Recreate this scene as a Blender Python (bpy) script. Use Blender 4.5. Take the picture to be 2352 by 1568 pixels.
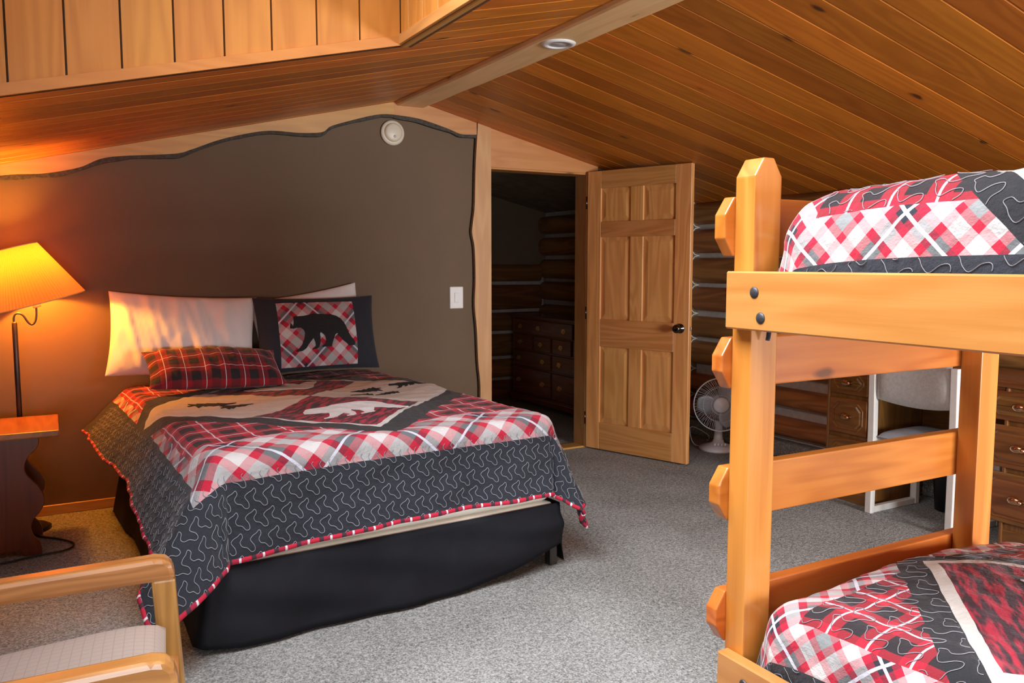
import bpy, bmesh, math, random
import numpy as np
from mathutils import Vector, Matrix, Euler
from mathutils.geometry import delaunay_2d_cdt

random.seed(7)
rng = np.random.default_rng(7)
PI = math.pi
R = math.radians
for o in list(bpy.data.objects):
    bpy.data.objects.remove(o, do_unlink=True)
scn = bpy.context.scene
COL = scn.collection

# ------------------------------------------------------------------ camera
cam_d = bpy.data.cameras.new('camera')
cam = bpy.data.objects.new('camera', cam_d)
COL.objects.link(cam)
cam_d.sensor_width = 36.0
cam_d.lens = 1910.0 / 2352.0 * 36.0
cam_d.clip_start = 0.05
cam.location = (0, 0, 1.374)
cam.rotation_euler = Euler((PI / 2 - 0.0935, 0, -0.5075), 'XYZ')
scn.camera = cam

# ------------------------------------------------------------------ world, daylight, exposure
w = bpy.data.worlds.new('world'); scn.world = w
w.use_nodes = True
bg = w.node_tree.nodes['Background']
bg.inputs[0].default_value = (0.62, 0.78, 1.0, 1)
bg.inputs[1].default_value = 1.0

def area(name, loc, rot, sx, sy, power, col):
    d = bpy.data.lights.new(name, 'AREA'); d.shape = 'RECTANGLE'
    d.size = sx; d.size_y = sy; d.energy = power; d.color = col
    o = bpy.data.objects.new(name, d); COL.objects.link(o)
    o.location = loc; o.rotation_euler = rot
    return o
# daylight: the skylight well overhead and two windows in the gable wall behind the camera
sky_l = area('daylight_skylight', (0.45, 1.40, 2.84), (0, R(-27), 0), 1.15, 2.8, 82, (0.93, 0.965, 1.0))
sky_l.data.spread = R(106)
area('daylight_gable_left', (-0.6, -2.15, 1.02), (R(90), 0, 0), 1.7, 0.85, 58, (0.87, 0.94, 1.0))
area('daylight_gable_right', (3.4, -2.15, 1.28), (R(90), 0, 0), 1.3, 0.85, 310, (0.88, 0.94, 1.0))

scn.view_settings.view_transform = 'Standard'
scn.view_settings.look = 'None'
scn.view_settings.exposure = 0.0
scn.view_settings.gamma = 1.0
scn.view_settings.use_curve_mapping = False
scn.cycles.use_denoising = True
scn.cycles.max_bounces = 6
scn.cycles.diffuse_bounces = 4
scn.cycles.glossy_bounces = 3
scn.cycles.transparent_max_bounces = 6
scn.cycles.use_adaptive_sampling = True
scn.cycles.adaptive_threshold = 0.05
scn.cycles.sample_clamp_indirect = 6.0
scn.cycles.caustics_reflective = False
scn.cycles.caustics_refractive = False

# ------------------------------------------------------------------ node helpers
class V:
    """a scalar socket with arithmetic"""
    def __init__(s, nt, sock): s.nt, s.s = nt, sock
    def _op(s, op, b=None, c=None):
        n = s.nt.nodes.new('ShaderNodeMath'); n.operation = op
        for i, x in enumerate((s, b, c)):
            if x is None: continue
            if isinstance(x, V): s.nt.links.new(x.s, n.inputs[i])
            else: n.inputs[i].default_value = float(x)
        return V(s.nt, n.outputs[0])
    def __add__(s, b): return s._op('ADD', b)
    __radd__ = __add__
    def __sub__(s, b): return s._op('SUBTRACT', b)
    def __mul__(s, b): return s._op('MULTIPLY', b)
    __rmul__ = __mul__
    def __truediv__(s, b): return s._op('DIVIDE', b)
    def abs(s): return s._op('ABSOLUTE')
    def sin(s): return s._op('SINE')
    def fract(s): return s._op('FRACT')
    def floor(s): return s._op('FLOOR')
    def lt(s, b): return s._op('LESS_THAN', b)
    def gt(s, b): return s._op('GREATER_THAN', b)
    def max(s, b): return s._op('MAXIMUM', b)
    def min(s, b): return s._op('MINIMUM', b)

def new_mat(name):
    m = bpy.data.materials.new(name); m.use_nodes = True
    nt = m.node_tree
    return m, nt, nt.nodes['Principled BSDF']
def node(nt, t, **kw):
    n = nt.nodes.new(t)
    for k, v in kw.items(): setattr(n, k, v)
    return n
def setin(nt, inp, v):
    if isinstance(v, V): nt.links.new(v.s, inp)
    elif hasattr(v, 'is_linked') or hasattr(v, 'links'): nt.links.new(v, inp)
    elif isinstance(v, (tuple, list)):
        v = tuple(v)
        if len(v) == 3 and inp.type == 'RGBA': v = v + (1,)
        inp.default_value = v
    else: inp.default_value = v
def mix(nt, fac, a, b, blend='MIX'):
    n = nt.nodes.new('ShaderNodeMix'); n.data_type = 'RGBA'; n.blend_type = blend
    setin(nt, n.inputs[0], fac); setin(nt, n.inputs[6], a); setin(nt, n.inputs[7], b)
    return n.outputs[2]
def ramp(nt, fac, stops, interp='LINEAR'):
    n = nt.nodes.new('ShaderNodeValToRGB'); cr = n.color_ramp; cr.interpolation = interp
    while len(cr.elements) < len(stops): cr.elements.new(0.5)
    for e, (p, c) in zip(cr.elements, stops):
        e.position = p; e.color = tuple(c) + (1,) if len(c) == 3 else c
    setin(nt, n.inputs[0], fac)
    return n.outputs[0]
def noise(nt, vec, scale, detail=3, rough=0.55, dist=0.0):
    n = nt.nodes.new('ShaderNodeTexNoise')
    n.inputs['Scale'].default_value = scale; n.inputs['Detail'].default_value = detail
    n.inputs['Roughness'].default_value = rough; n.inputs['Distortion'].default_value = dist
    if vec is not None: nt.links.new(vec, n.inputs['Vector'])
    return V(nt, n.outputs[0])
def vmul(nt, vec, xyz, add=None):
    n = nt.nodes.new('ShaderNodeVectorMath'); n.operation = 'MULTIPLY_ADD'
    nt.links.new(vec, n.inputs[0]); n.inputs[1].default_value = xyz
    if add is None: n.inputs[2].default_value = (0, 0, 0)
    else: nt.links.new(add, n.inputs[2])
    return n.outputs[0]
def bump(nt, bsdf, h, strength, dist):
    b = nt.nodes.new('ShaderNodeBump'); b.inputs['Strength'].default_value = strength
    b.inputs['Distance'].default_value = dist
    setin(nt, b.inputs['Height'], h); nt.links.new(b.outputs[0], bsdf.inputs['Normal'])
def plain(name, col, rough=0.5, metal=0.0, spec=0.5, var=0.0, nscale=30, bmp=0.0, bscale=200):
    m, nt, b = new_mat(name)
    tc = node(nt, 'ShaderNodeTexCoord')
    n = noise(nt, tc.outputs['Object'], nscale, 3)
    lo = tuple(c * (1 - var) for c in col); hi = tuple(min(1, c * (1 + var)) for c in col)
    nt.links.new(ramp(nt, n, [(0.3, lo), (0.7, hi)]), b.inputs['Base Color'])
    b.inputs['Roughness'].default_value = rough; b.inputs['Metallic'].default_value = metal
    b.inputs['Specular IOR Level'].default_value = spec
    if bmp: bump(nt, b, noise(nt, tc.outputs['Object'], bscale, 2), bmp, 0.002)
    return m

def wood(name, light, dark, axis='X', scale=1.0, knots=0.5, rough=0.45, var=0.22, contrast=0.8, knotcol=None, hue=0.012, coat=0.0):
    m, nt, b = new_mat(name)
    tc = node(nt, 'ShaderNodeTexCoord'); oi = node(nt, 'ShaderNodeObjectInfo')
    cmb = node(nt, 'ShaderNodeCombineXYZ')
    rv = V(nt, oi.outputs['Random'])
    nt.links.new((rv * 37.0).s, cmb.inputs[0]); nt.links.new((rv * 91.0).s, cmb.inputs[1]); nt.links.new((rv * 53.0).s, cmb.inputs[2])
    def st(al, ac):
        v = [ac * scale] * 3; v['XYZ'.index(axis)] = al * scale
        return vmul(nt, tc.outputs['Object'], tuple(v), cmb.outputs[0])
    n1 = noise(nt, st(0.55, 5.0), 1.0, 2.5, 0.5, 0.35)
    rings = (n1 * 62.0).sin() * 0.5 + 0.5
    fine = noise(nt, st(2.2, 120.0), 1.0, 3, 0.6)
    broad = noise(nt, st(0.5, 3.0), 1.0, 2, 0.5)
    fac = (rings * 0.42 + fine * 0.40 + broad * 0.55 - 0.28) * contrast + (1 - contrast) * 0.4
    col = ramp(nt, fac, [(0.12, light), (0.85, dark)])
    if knots > 0:
        vo = node(nt, 'ShaderNodeTexVoronoi'); vo.inputs['Scale'].default_value = 1.0
        wv = node(nt, 'ShaderNodeVectorMath'); wv.operation = 'ADD'
        nt.links.new(st(2.6, 6.2), wv.inputs[0])
        nn = nt.nodes.new('ShaderNodeTexNoise'); nn.inputs['Scale'].default_value = 3.0; nt.links.new(st(2.6, 6.2), nn.inputs['Vector'])
        sc = node(nt, 'ShaderNodeVectorMath'); sc.operation = 'SCALE'; sc.inputs[3].default_value = 0.18
        nt.links.new(nn.outputs[1], sc.inputs[0]); nt.links.new(sc.outputs[0], wv.inputs[1])
        nt.links.new(wv.outputs[0], vo.inputs['Vector'])
        d = V(nt, vo.outputs['Distance'])
        # only some cells carry a knot
        sep = node(nt, 'ShaderNodeSeparateColor'); nt.links.new(vo.outputs['Color'], sep.inputs[0])
        on = V(nt, sep.outputs[0]).lt(knots)
        halo = ramp(nt, d, [(0.06, (1, 1, 1)), (0.26, (0, 0, 0))])
        core = ramp(nt, d, [(0.06, (1, 1, 1)), (0.125, (0, 0, 0))])
        kc = knotcol or tuple(c * 0.25 for c in dark)
        col = mix(nt, V(nt, halo) * on * 0.55, col, dark)
        col = mix(nt, V(nt, core) * on * 0.9, col, kc)
    hs = node(nt, 'ShaderNodeHueSaturation')
    nt.links.new((rv * (2 * var) + (1 - var)).s, hs.inputs['Value'])
    r2 = (rv * 17.3).fract()
    nt.links.new((r2 * (2 * hue) + (0.5 - hue)).s, hs.inputs['Hue'])
    nt.links.new(col, hs.inputs['Color'])
    nt.links.new(hs.outputs[0], b.inputs['Base Color'])
    b.inputs['Roughness'].default_value = rough
    if coat: b.inputs['Coat Weight'].default_value = coat; b.inputs['Coat Roughness'].default_value = 0.18
    bump(nt, b, fine, 0.10, 0.0015)
    return m

# ------------------------------------------------------------------ materials
CED_L, CED_D = (0.60, 0.190, 0.017), (0.36, 0.092, 0.006)
M = {}
M['cedar'] = wood('ceiling_cedar', CED_L, CED_D, 'X', 1.0, 0.40, 0.42, 0.27, 0.66, (0.05, 0.015, 0.004), hue=0.005)
M['cedar_z'] = wood('well_pine_upright', (0.58, 0.235, 0.042), (0.40, 0.135, 0.019), 'Z', 1.0, 0.16, 0.4, 0.07, 0.7, hue=0.004)
M['pine_trim_x'] = wood('pine_trim_x', (0.60, 0.295, 0.085), (0.42, 0.175, 0.038), 'X', 1.0, 0.12, 0.42, 0.06, 0.6)
M['batten'] = wood('batten_pine', (0.58, 0.245, 0.050), (0.42, 0.155, 0.024), 'X', 1.0, 0.1, 0.42, 0.05, 0.6)
M['pine_trim_y'] = wood('pine_trim_y', (0.58, 0.27, 0.075), (0.40, 0.16, 0.034), 'Y', 1.0, 0.15, 0.42, 0.06, 0.6)
M['pine_trim_z'] = wood('pine_trim_z', (0.64, 0.37, 0.145), (0.45, 0.21, 0.06), 'Z', 1.0, 0.2, 0.42, 0.06, 0.6)
M['door_z'] = wood('door_fir_upright', (0.70, 0.345, 0.115), (0.48, 0.195, 0.050), 'Z', 1.1, 0.0, 0.36, 0.05, 0.9, coat=0.2, hue=0.004)
M['door_x'] = wood('door_fir_across', (0.58, 0.27, 0.085), (0.40, 0.155, 0.038), 'X', 1.1, 0.0, 0.36, 0.05, 0.9, coat=0.2, hue=0.004)
BK_L, BK_D = (0.61, 0.245, 0.046), (0.44, 0.135, 0.016)
M['bunk_x'] = wood('bunk_pine_x', (0.55, 0.185, 0.028), (0.38, 0.10, 0.010), 'X', 1.0, 0.7, 0.30, 0.10, 1.0, (0.10, 0.03, 0.008), coat=0.35)
M['bunk_y'] = wood('bunk_pine_y', (0.52, 0.240, 0.066), (0.40, 0.150, 0.030), 'Y', 1.0, 0.7, 0.30, 0.06, 0.9, (0.14, 0.04, 0.01), coat=0.35)
M['bunk_z'] = wood('bunk_pine_z', BK_L, BK_D, 'Z', 1.0, 0.7, 0.30, 0.06, 1.0, (0.10, 0.03, 0.008), coat=0.35)
OK_L, OK_D = (0.52, 0.245, 0.070), (0.29, 0.115, 0.026)
M['oak_x'] = wood('oak_x', OK_L, OK_D, 'X', 1.6, 0.0, 0.28, 0.05, 0.9, coat=0.4)
M['oak_z'] = wood('oak_z', OK_L, OK_D, 'Z', 1.6, 0.0, 0.28, 0.05, 0.9, coat=0.4)
M['oak_y'] = wood('oak_y', OK_L, OK_D, 'Y', 1.6, 0.0, 0.28, 0.05, 0.9, coat=0.4)
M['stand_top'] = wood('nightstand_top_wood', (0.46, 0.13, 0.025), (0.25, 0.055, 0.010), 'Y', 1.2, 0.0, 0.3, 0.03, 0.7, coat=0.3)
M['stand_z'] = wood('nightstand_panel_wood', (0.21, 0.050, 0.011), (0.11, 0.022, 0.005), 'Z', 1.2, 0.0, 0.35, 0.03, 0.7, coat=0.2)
M['desk_y'] = wood('desk_wood_y', (0.27, 0.105, 0.026), (0.125, 0.042, 0.010), 'Y', 1.5, 0.0, 0.34, 0.08, 0.8, coat=0.25)
M['desk_z'] = wood('desk_wood_z', (0.27, 0.105, 0.026), (0.125, 0.042, 0.010), 'Z', 1.5, 0.0, 0.34, 0.05, 0.8, coat=0.25)
M['dresser'] = wood('dresser_mahogany', (0.19, 0.050, 0.020), (0.08, 0.018, 0.009), 'Y', 1.2, 0.0, 0.25, 0.06, 0.6, coat=0.4)
M['log'] = wood('log_stained', (0.46, 0.20, 0.065), (0.20, 0.075, 0.024), 'Y', 0.9, 0.22, 0.5, 0.22, 0.9)
M['log_x'] = wood('log_stained_x', (0.36, 0.15, 0.047), (0.15, 0.055, 0.02), 'X', 0.9, 0.2, 0.5, 0.2, 0.9)
M['bark'] = plain('bark_edge', (0.055, 0.042, 0.030), 0.8, var=0.5, nscale=60, bmp=0.5, bscale=120)
M['beam'] = wood('ridge_beam_wood', (0.84, 0.55, 0.28), (0.66, 0.38, 0.16), 'Y', 1.0, 0.25, 0.45, 0.03, 0.6)
M['wallpaint'] = plain('brown_wall_paint', (0.140, 0.086, 0.046), 0.55, spec=0.22, var=0.04, nscale=3, bmp=0.06, bscale=300)
M['wallunseen'] = plain('unseen_wall_paint', (0.20, 0.14, 0.09), 0.8, var=0.03, nscale=3)  # dark brown on the unseen walls, chosen to cut bounced fill light
M['closetplaster'] = plain('closet_plaster', (0.26, 0.20, 0.14), 0.85, var=0.25, nscale=9, bmp=0.4, bscale=40)
M['closetpaint'] = plain('closet_paint', (0.26, 0.18, 0.11), 0.6, var=0.06, nscale=4)
M['chink'] = plain('chinking', (0.56, 0.53, 0.48), 0.85, var=0.10, nscale=25, bmp=0.3, bscale=120)
M['deck'] = plain('roof_deck', (0.12, 0.05, 0.016), 0.8, var=0.2)
M['whiteplastic'] = plain('white_plastic', (0.72, 0.70, 0.66), 0.4, var=0.03)
M['creamplastic'] = plain('cream_plastic', (0.66, 0.58, 0.44), 0.4, var=0.03)
M['graydisc'] = plain('light_disc', (0.50, 0.48, 0.47), 0.5)
M['fanwhite'] = plain('fan_white', (0.80, 0.80, 0.84), 0.3, var=0.02)
M['fanblade'] = plain('fan_blade_grey', (0.38, 0.40, 0.42), 0.3, var=0.02)
M['blackmetal'] = plain('black_metal', (0.018, 0.012, 0.012), 0.35, var=0.2)
M['bolt'] = plain('bolt_grey', (0.065, 0.065, 0.075), 0.5, 0.6, var=0.3, nscale=120, bmp=0.4, bscale=160)
M['chrome'] = plain('chrome', (0.55, 0.53, 0.50), 0.12, 1.0)
M['knobdark'] = plain('dark_nickel', (0.10, 0.09, 0.085), 0.10, 1.0)
M['brass'] = plain('brass', (0.80, 0.55, 0.25), 0.28, 1.0, var=0.2, nscale=80)
M['bronze'] = plain('antique_bronze', (0.62, 0.36, 0.20), 0.22, 1.0, var=0.25, nscale=90)
M['steel'] = plain('bed_frame_steel', (0.10, 0.095, 0.09), 0.35, 0.8)
M['skirt'] = plain('black_skirt_cloth', (0.007, 0.0075, 0.011), 0.75, spec=0.25, var=0.15, nscale=14, bmp=0.15, bscale=400)
M['mattress'] = plain('cream_mattress', (0.86, 0.79, 0.68), 0.85, var=0.04, bmp=0.2, bscale=150)
M['linen'] = plain('white_linen', (0.74, 0.71, 0.70), 0.85, var=0.03, nscale=6, bmp=0.12, bscale=350)
M['cream'] = plain('cream_applique', (0.70, 0.62, 0.54), 0.9, var=0.08, nscale=80, bmp=0.5, bscale=250)
M['paleapp'] = plain('pale_applique', (0.64, 0.61, 0.60), 0.9, var=0.06, nscale=80, bmp=0.5, bscale=250)
M['blackapp'] = plain('black_applique', (0.012, 0.012, 0.014), 0.9, var=0.25, nscale=70, bmp=0.6, bscale=180)
M['thread'] = plain('quilting_thread', (0.235, 0.25, 0.285), 0.8)
M['thread_soft'] = plain('quilting_thread_soft', (0.20, 0.19, 0.21), 0.8)
M['chairwhite'] = plain('white_painted_wood', (0.74, 0.71, 0.66), 0.5, var=0.04)
M['chairgrey'] = plain('grey_chair_fabric', (0.46, 0.43, 0.40), 0.9, var=0.10, nscale=60, bmp=0.6, bscale=220)
M['seatblue'] = plain('grey_blue_seat_fabric', (0.36, 0.40, 0.46), 0.85, var=0.12, nscale=12, bmp=0.3, bscale=220)
M['cord_black'] = plain('black_cord', (0.01, 0.009, 0.008), 0.5)
M['cord_white'] = plain('white_cord', (0.60, 0.58, 0.54), 0.5)
M['bin'] = plain('black_bin', (0.012, 0.012, 0.013), 0.35)
M['socket'] = plain('lamp_socket', (0.80, 0.62, 0.25), 0.4)

def carpet_mat():
    m, nt, b = new_mat('carpet')
    tc = node(nt, 'ShaderNodeTexCoord')
    a = noise(nt, tc.outputs['Object'], 170, 2, 0.7)
    c = noise(nt, tc.outputs['Object'], 60, 3, 0.6)
    g = noise(nt, tc.outputs['Object'], 2.2, 2, 0.5)
    f = a * 0.62 + c * 0.28 + g * 0.12
    nt.links.new(ramp(nt, f, [(0.36, (0.095, 0.092, 0.085)), (0.50, (0.282, 0.285, 0.272)), (0.64, (0.53, 0.54, 0.525))]), b.inputs['Base Color'])
    b.inputs['Roughness'].default_value = 0.95; b.inputs['Specular IOR Level'].default_value = 0.1
    bump(nt, b, a * 0.6 + c * 0.6, 0.9, 0.012)
    return m
M['carpet'] = carpet_mat()

def seatcloth():
    m, nt, b = new_mat('armchair_plaid_upholstery')
    tc = node(nt, 'ShaderNodeTexCoord'); sp = node(nt, 'ShaderNodeSeparateXYZ'); nt.links.new(tc.outputs['Object'], sp.inputs[0])
    x, y = V(nt, sp.outputs[0]), V(nt, sp.outputs[1])
    lx = (x / 0.022).fract().lt(0.10); ly = (y / 0.022).fract().lt(0.10)
    col = mix(nt, (lx.max(ly)) * 0.55, (0.37, 0.30, 0.26), (0.26, 0.185, 0.16))
    n = noise(nt, tc.outputs['Object'], 300, 2)
    nt.links.new(mix(nt, n * 0.3, col, (0.4, 0.33, 0.29)), b.inputs['Base Color'])
    b.inputs['Roughness'].default_value = 0.9
    bump(nt, b, n, 0.3, 0.002)
    return m
M['seatcloth'] = seatcloth()

def shade_mat():
    m, nt, b = new_mat('lamp_shade_pleated')
    tr = node(nt, 'ShaderNodeBsdfTranslucent'); tr.inputs[0].default_value = (1.0, 0.36, 0.03, 1)
    df = node(nt, 'ShaderNodeBsdfDiffuse'); df.inputs[0].default_value = (0.75, 0.42, 0.14, 1)
    mx = node(nt, 'ShaderNodeMixShader'); mx.inputs[0].default_value = 0.085
    nt.links.new(df.outputs[0], mx.inputs[1]); nt.links.new(tr.outputs[0], mx.inputs[2])
    nt.links.new(mx.outputs[0], nt.nodes['Material Output'].inputs[0])
    return m
M['shade'] = shade_mat()
def glass_mat():
    m, nt, b = new_mat('window_glass')
    t = node(nt, 'ShaderNodeBsdfTransparent'); g = node(nt, 'ShaderNodeBsdfGlossy'); g.inputs['Roughness'].default_value = 0.02
    mx = node(nt, 'ShaderNodeMixShader'); mx.inputs[0].default_value = 0.08
    nt.links.new(t.outputs[0], mx.inputs[1]); nt.links.new(g.outputs[0], mx.inputs[2])
    nt.links.new(mx.outputs[0], nt.nodes['Material Output'].inputs[0])
    return m
M['glass'] = glass_mat()
def bulb_mat():
    m, nt, b = new_mat('bulb_glow')
    b.inputs['Emission Color'].default_value = (1, 0.62, 0.18, 1); b.inputs['Emission Strength'].default_value = 12
    return m
M['bulb'] = bulb_mat()

# quilt patterns -----------------------------------------------------------
RED, WHT, GRY, NVY, BLK = (0.46, 0.007, 0.032), (0.57, 0.55, 0.548), (0.22, 0.235, 0.238), (0.017, 0.020, 0.030), (0.018, 0.0205, 0.029)
def stripes(widths_cols):
    tot = sum(x[0] for x in widths_cols); p = 0; out = []
    for wd, c in widths_cols:
        out.append((p / tot, c)); p += wd
    return tot, out
P1_, ST1 = stripes([(0.036, WHT), (0.021, RED), (0.036, NVY), (0.021, RED), (0.036, WHT), (0.021, RED), (0.036, GRY), (0.021, RED)])
def tartan_pale(nt, u, v, sc=1.0):
    P1 = P1_ * sc
    a = (u + v) * 0.70711; c = (u - v) * 0.70711
    ca = ramp(nt, (a / P1).fract(), ST1, 'CONSTANT'); cb = ramp(nt, (c / P1).fract(), ST1, 'CONSTANT')
    col = mix(nt, 0.5, ca, cb)
    ctr = (0.036 + 0.021 + 0.018) / P1_
    hw = 0.0042 * sc ** 0.5 / P1
    la = ((a / P1).fract() - ctr).abs().lt(hw); lc = ((c / P1).fract() - ctr).abs().lt(hw)
    return mix(nt, la.max(lc) * 0.8, col, (0.62, 0.64, 0.74))
def tartan_red(nt, u, v, period, line=0.0032, red=(0.47, 0.008, 0.026)):
    st = [(0, red), (0.52, (0.017, 0.012, 0.014))]
    fu, fv = (u / period).fract(), (v / period).fract()
    col = mix(nt, 0.5, ramp(nt, fu, st, 'CONSTANT'), ramp(nt, fv, st, 'CONSTANT'))
    hw = line / period
    l = (fu - 0.26).abs().lt(hw).max((fv - 0.26).abs().lt(hw))
    return mix(nt, l * 0.85, col, (0.62, 0.60, 0.66))
def finish_cloth(nt, b, col, uvvec, bs=0.5):
    n1 = noise(nt, uvvec, 42, 3, 0.6); n2 = noise(nt, uvvec, 420, 2, 0.6)
    col = mix(nt, V(nt, n2.s) * 0.22, col, mix(nt, 0.5, col, (0.22, 0.22, 0.24)))
    nt.links.new(col, b.inputs['Base Color'])
    b.inputs['Roughness'].default_value = 0.92; b.inputs['Specular IOR Level'].default_value = 0.15
    b.inputs['Sheen Weight'].default_value = 0.12
    bump(nt, b, n1 * 1.0 + n2 * 0.12, bs, 0.012)
def quilt_mat(name, PX, PY0, PY1, RX, RY0, RY1, cx, cy, D1, D2, D3, period, sc):
    """flat cloth coordinates in metres come from the UV map"""
    m, nt, b = new_mat(name)
    uv = node(nt, 'ShaderNodeUVMap'); sp = node(nt, 'ShaderNodeSeparateXYZ'); nt.links.new(uv.outputs[0], sp.inputs[0])
    u, v = V(nt, sp.outputs[0]), V(nt, sp.outputs[1])
    wob = noise(nt, uv.outputs[0], 5, 2) * 0.022 - 0.011
    d = (u - cx).abs() + (v - cy).abs() + wob
    pale = tartan_pale(nt, u, v, sc); red = tartan_red(nt, u, v, period)
    # streaky red and black cloth inside the diamond
    a = (u + v) * 0.70711; c = (u - v) * 0.70711
    sv = node(nt, 'ShaderNodeCombineXYZ'); nt.links.new((a * 9).s, sv.inputs[0]); nt.links.new((c * 42).s, sv.inputs[1])
    streak = noise(nt, sv.outputs[0], 1.0, 2)
    srd = ramp(nt, streak, [(0.42, (0.36, 0.008, 0.03)), (0.54, (0.035, 0.008, 0.014))])
    crm = mix(nt, noise(nt, uv.outputs[0], 60, 3) * 0.5, (0.56, 0.49, 0.425), (0.45, 0.39, 0.345))
    inside = mix(nt, (v - cy).abs().gt((u - cx).abs()), crm, srd)
    col = mix(nt, u.abs().lt(PX) * v.gt(PY0) * v.lt(PY1), BLK, pale)
    col = mix(nt, u.abs().lt(RX) * v.gt(RY0) * v.lt(RY1), col, red)
    col = mix(nt, d.lt(D1), col, (0.012, 0.0125, 0.015))
    col = mix(nt, d.lt(D2), col, (0.54, 0.51, 0.475))
    col = mix(nt, d.lt(D3), col, inside)
    finish_cloth(nt, b, col, uv.outputs[0])
    return m
M['quilt_queen'] = quilt_mat('lodge_quilt_queen', 0.86, -1.07, 2, 0.80, -0.78, 2, 0.0, 0.08, 1.02, 0.86, 0.82, 0.135, 1.72)
M['quilt_twin'] = quilt_mat('lodge_quilt_twin', 0.615, -9, 1.045, 0.505, -9, 0.865, 0.0, 0.0, 0.985, 0.885, 0.84, 0.108, 0.97)
def sham_mat():
    m, nt, b = new_mat('sham_plaid_panel')
    uv = node(nt, 'ShaderNodeUVMap'); sp = node(nt, 'ShaderNodeSeparateXYZ'); nt.links.new(uv.outputs[0], sp.inputs[0])
    u, v = V(nt, sp.outputs[0]), V(nt, sp.outputs[1])
    col = mix(nt, (u + 0.012).abs().lt(0.232) * v.gt(-0.197) * v.lt(0.185), BLK, tartan_pale(nt, u + 0.03, v, 1.28))
    finish_cloth(nt, b, col, uv.outputs[0], 0.45)
    return m
M['sham'] = sham_mat()
def flannel(name, period, line):
    m, nt, b = new_mat(name)
    uv = node(nt, 'ShaderNodeUVMap'); sp = node(nt, 'ShaderNodeSeparateXYZ'); nt.links.new(uv.outputs[0], sp.inputs[0])
    u, v = V(nt, sp.outputs[0]), V(nt, sp.outputs[1])
    finish_cloth(nt, b, tartan_red(nt, u, v, period, line, (0.26, 0.004, 0.010)), uv.outputs[0], 0.3)
    return m
M['flannel'] = flannel('red_flannel_plaid', 0.098, 0.0017)
def binding():
    m, nt, b = new_mat('quilt_binding')
    uv = node(nt, 'ShaderNodeUVMap'); sp = node(nt, 'ShaderNodeSeparateXYZ'); nt.links.new(uv.outputs[0], sp.inputs[0])
    f = (V(nt, sp.outputs[0]) / 0.085).fract()
    nt.links.new(ramp(nt, f, [(0, (0.46, 0.012, 0.04)), (0.42, (0.05, 0.02, 0.03)), (0.62, (0.34, 0.012, 0.04)), (0.90, (0.65, 0.62, 0.66))], 'CONSTANT'), b.inputs['Base Color'])
    b.inputs['Roughness'].default_value = 0.9
    return m
M['binding'] = binding()

# ------------------------------------------------------------------ mesh helpers
def link(o, parent=None):
    COL.objects.link(o)
    if parent is not None: o.parent = parent
    return o
def mesh(name, verts, faces, mat=None, parent=None, loc=(0, 0, 0), smooth=False, uv=None):
    me = bpy.data.meshes.new(name)
    me.from_pydata([tuple(map(float, v)) for v in verts], [], [tuple(map(int, f)) for f in faces])
    if uv is not None:
        l = me.uv_layers.new(name='UVMap'); idx = np.empty(len(me.loops), dtype=np.int32)
        me.loops.foreach_get('vertex_index', idx)
        l.data.foreach_set('uv', np.asarray(uv, dtype=np.float32)[idx].ravel())
    if smooth: me.polygons.foreach_set('use_smooth', [True] * len(me.polygons))
    me.update()
    o = bpy.data.objects.new(name, me); o.location = loc
    if mat: me.materials.append(M[mat] if isinstance(mat, str) else mat)
    return link(o, parent)
def from_bm(name, bm, mat, parent=None, loc=(0, 0, 0), smooth=False):
    me = bpy.data.meshes.new(name); bmesh.ops.recalc_face_normals(bm, faces=bm.faces)
    bm.to_mesh(me); bm.free()
    if smooth: me.polygons.foreach_set('use_smooth', [True] * len(me.polygons))
    if mat: me.materials.append(M[mat] if isinstance(mat, str) else mat)
    o = bpy.data.objects.new(name, me); o.location = loc
    return link(o, parent)
_bc = {}
def box_me(sx, sy, sz, bev, mat):
    k = (round(sx, 4), round(sy, 4), round(sz, 4), bev, mat)
    if k in _bc: return _bc[k]
    bm = bmesh.new(); bmesh.ops.create_cube(bm, size=1.0)
    for v in bm.verts: v.co = Vector((v.co.x * sx, v.co.y * sy, v.co.z * sz))
    if bev: bmesh.ops.bevel(bm, geom=list(bm.edges), offset=bev, segments=2 if bev > 0.004 else 1, profile=0.6, affect='EDGES')
    me = bpy.data.meshes.new('box'); bm.to_mesh(me); bm.free()
    me.materials.append(M[mat]); _bc[k] = me
    return me
def box(name, x0, x1, y0, y1, z0, z1, mat, parent=None, bev=0.003, org=(0, 0, 0), rot=None):
    o = bpy.data.objects.new(name, box_me(x1 - x0, y1 - y0, z1 - z0, bev, mat))
    o.location = ((x0 + x1) / 2 - org[0], (y0 + y1) / 2 - org[1], (z0 + z1) / 2 - org[2])
    if rot: o.rotation_euler = rot
    return link(o, parent)
def prism(name, poly, y0, y1, mat, parent=None, loc=(0, 0, 0), bev=0.0, plane='XZ', smooth=False):
    """extrude a closed polygon; plane XZ extrudes along y, YZ along x, XY along z"""
    bm = bmesh.new()
    def pt(a, b, c): return {'XZ': (a, c, b), 'YZ': (c, a, b), 'XY': (a, b, c)}[plane]
    A = [bm.verts.new(pt(a, b, y0)) for a, b in poly]; B = [bm.verts.new(pt(a, b, y1)) for a, b in poly]
    n = len(poly)
    bm.faces.new(A); bm.faces.new(B[::-1])
    for i in range(n): bm.faces.new((A[i], B[i], B[(i + 1) % n], A[(i + 1) % n]))
    bmesh.ops.recalc_face_normals(bm, faces=bm.faces)
    if bev: bmesh.ops.bevel(bm, geom=list(bm.edges), offset=bev, segments=2, profile=0.6, affect='EDGES')
    return from_bm(name, bm, mat, parent, loc, smooth)
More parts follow.
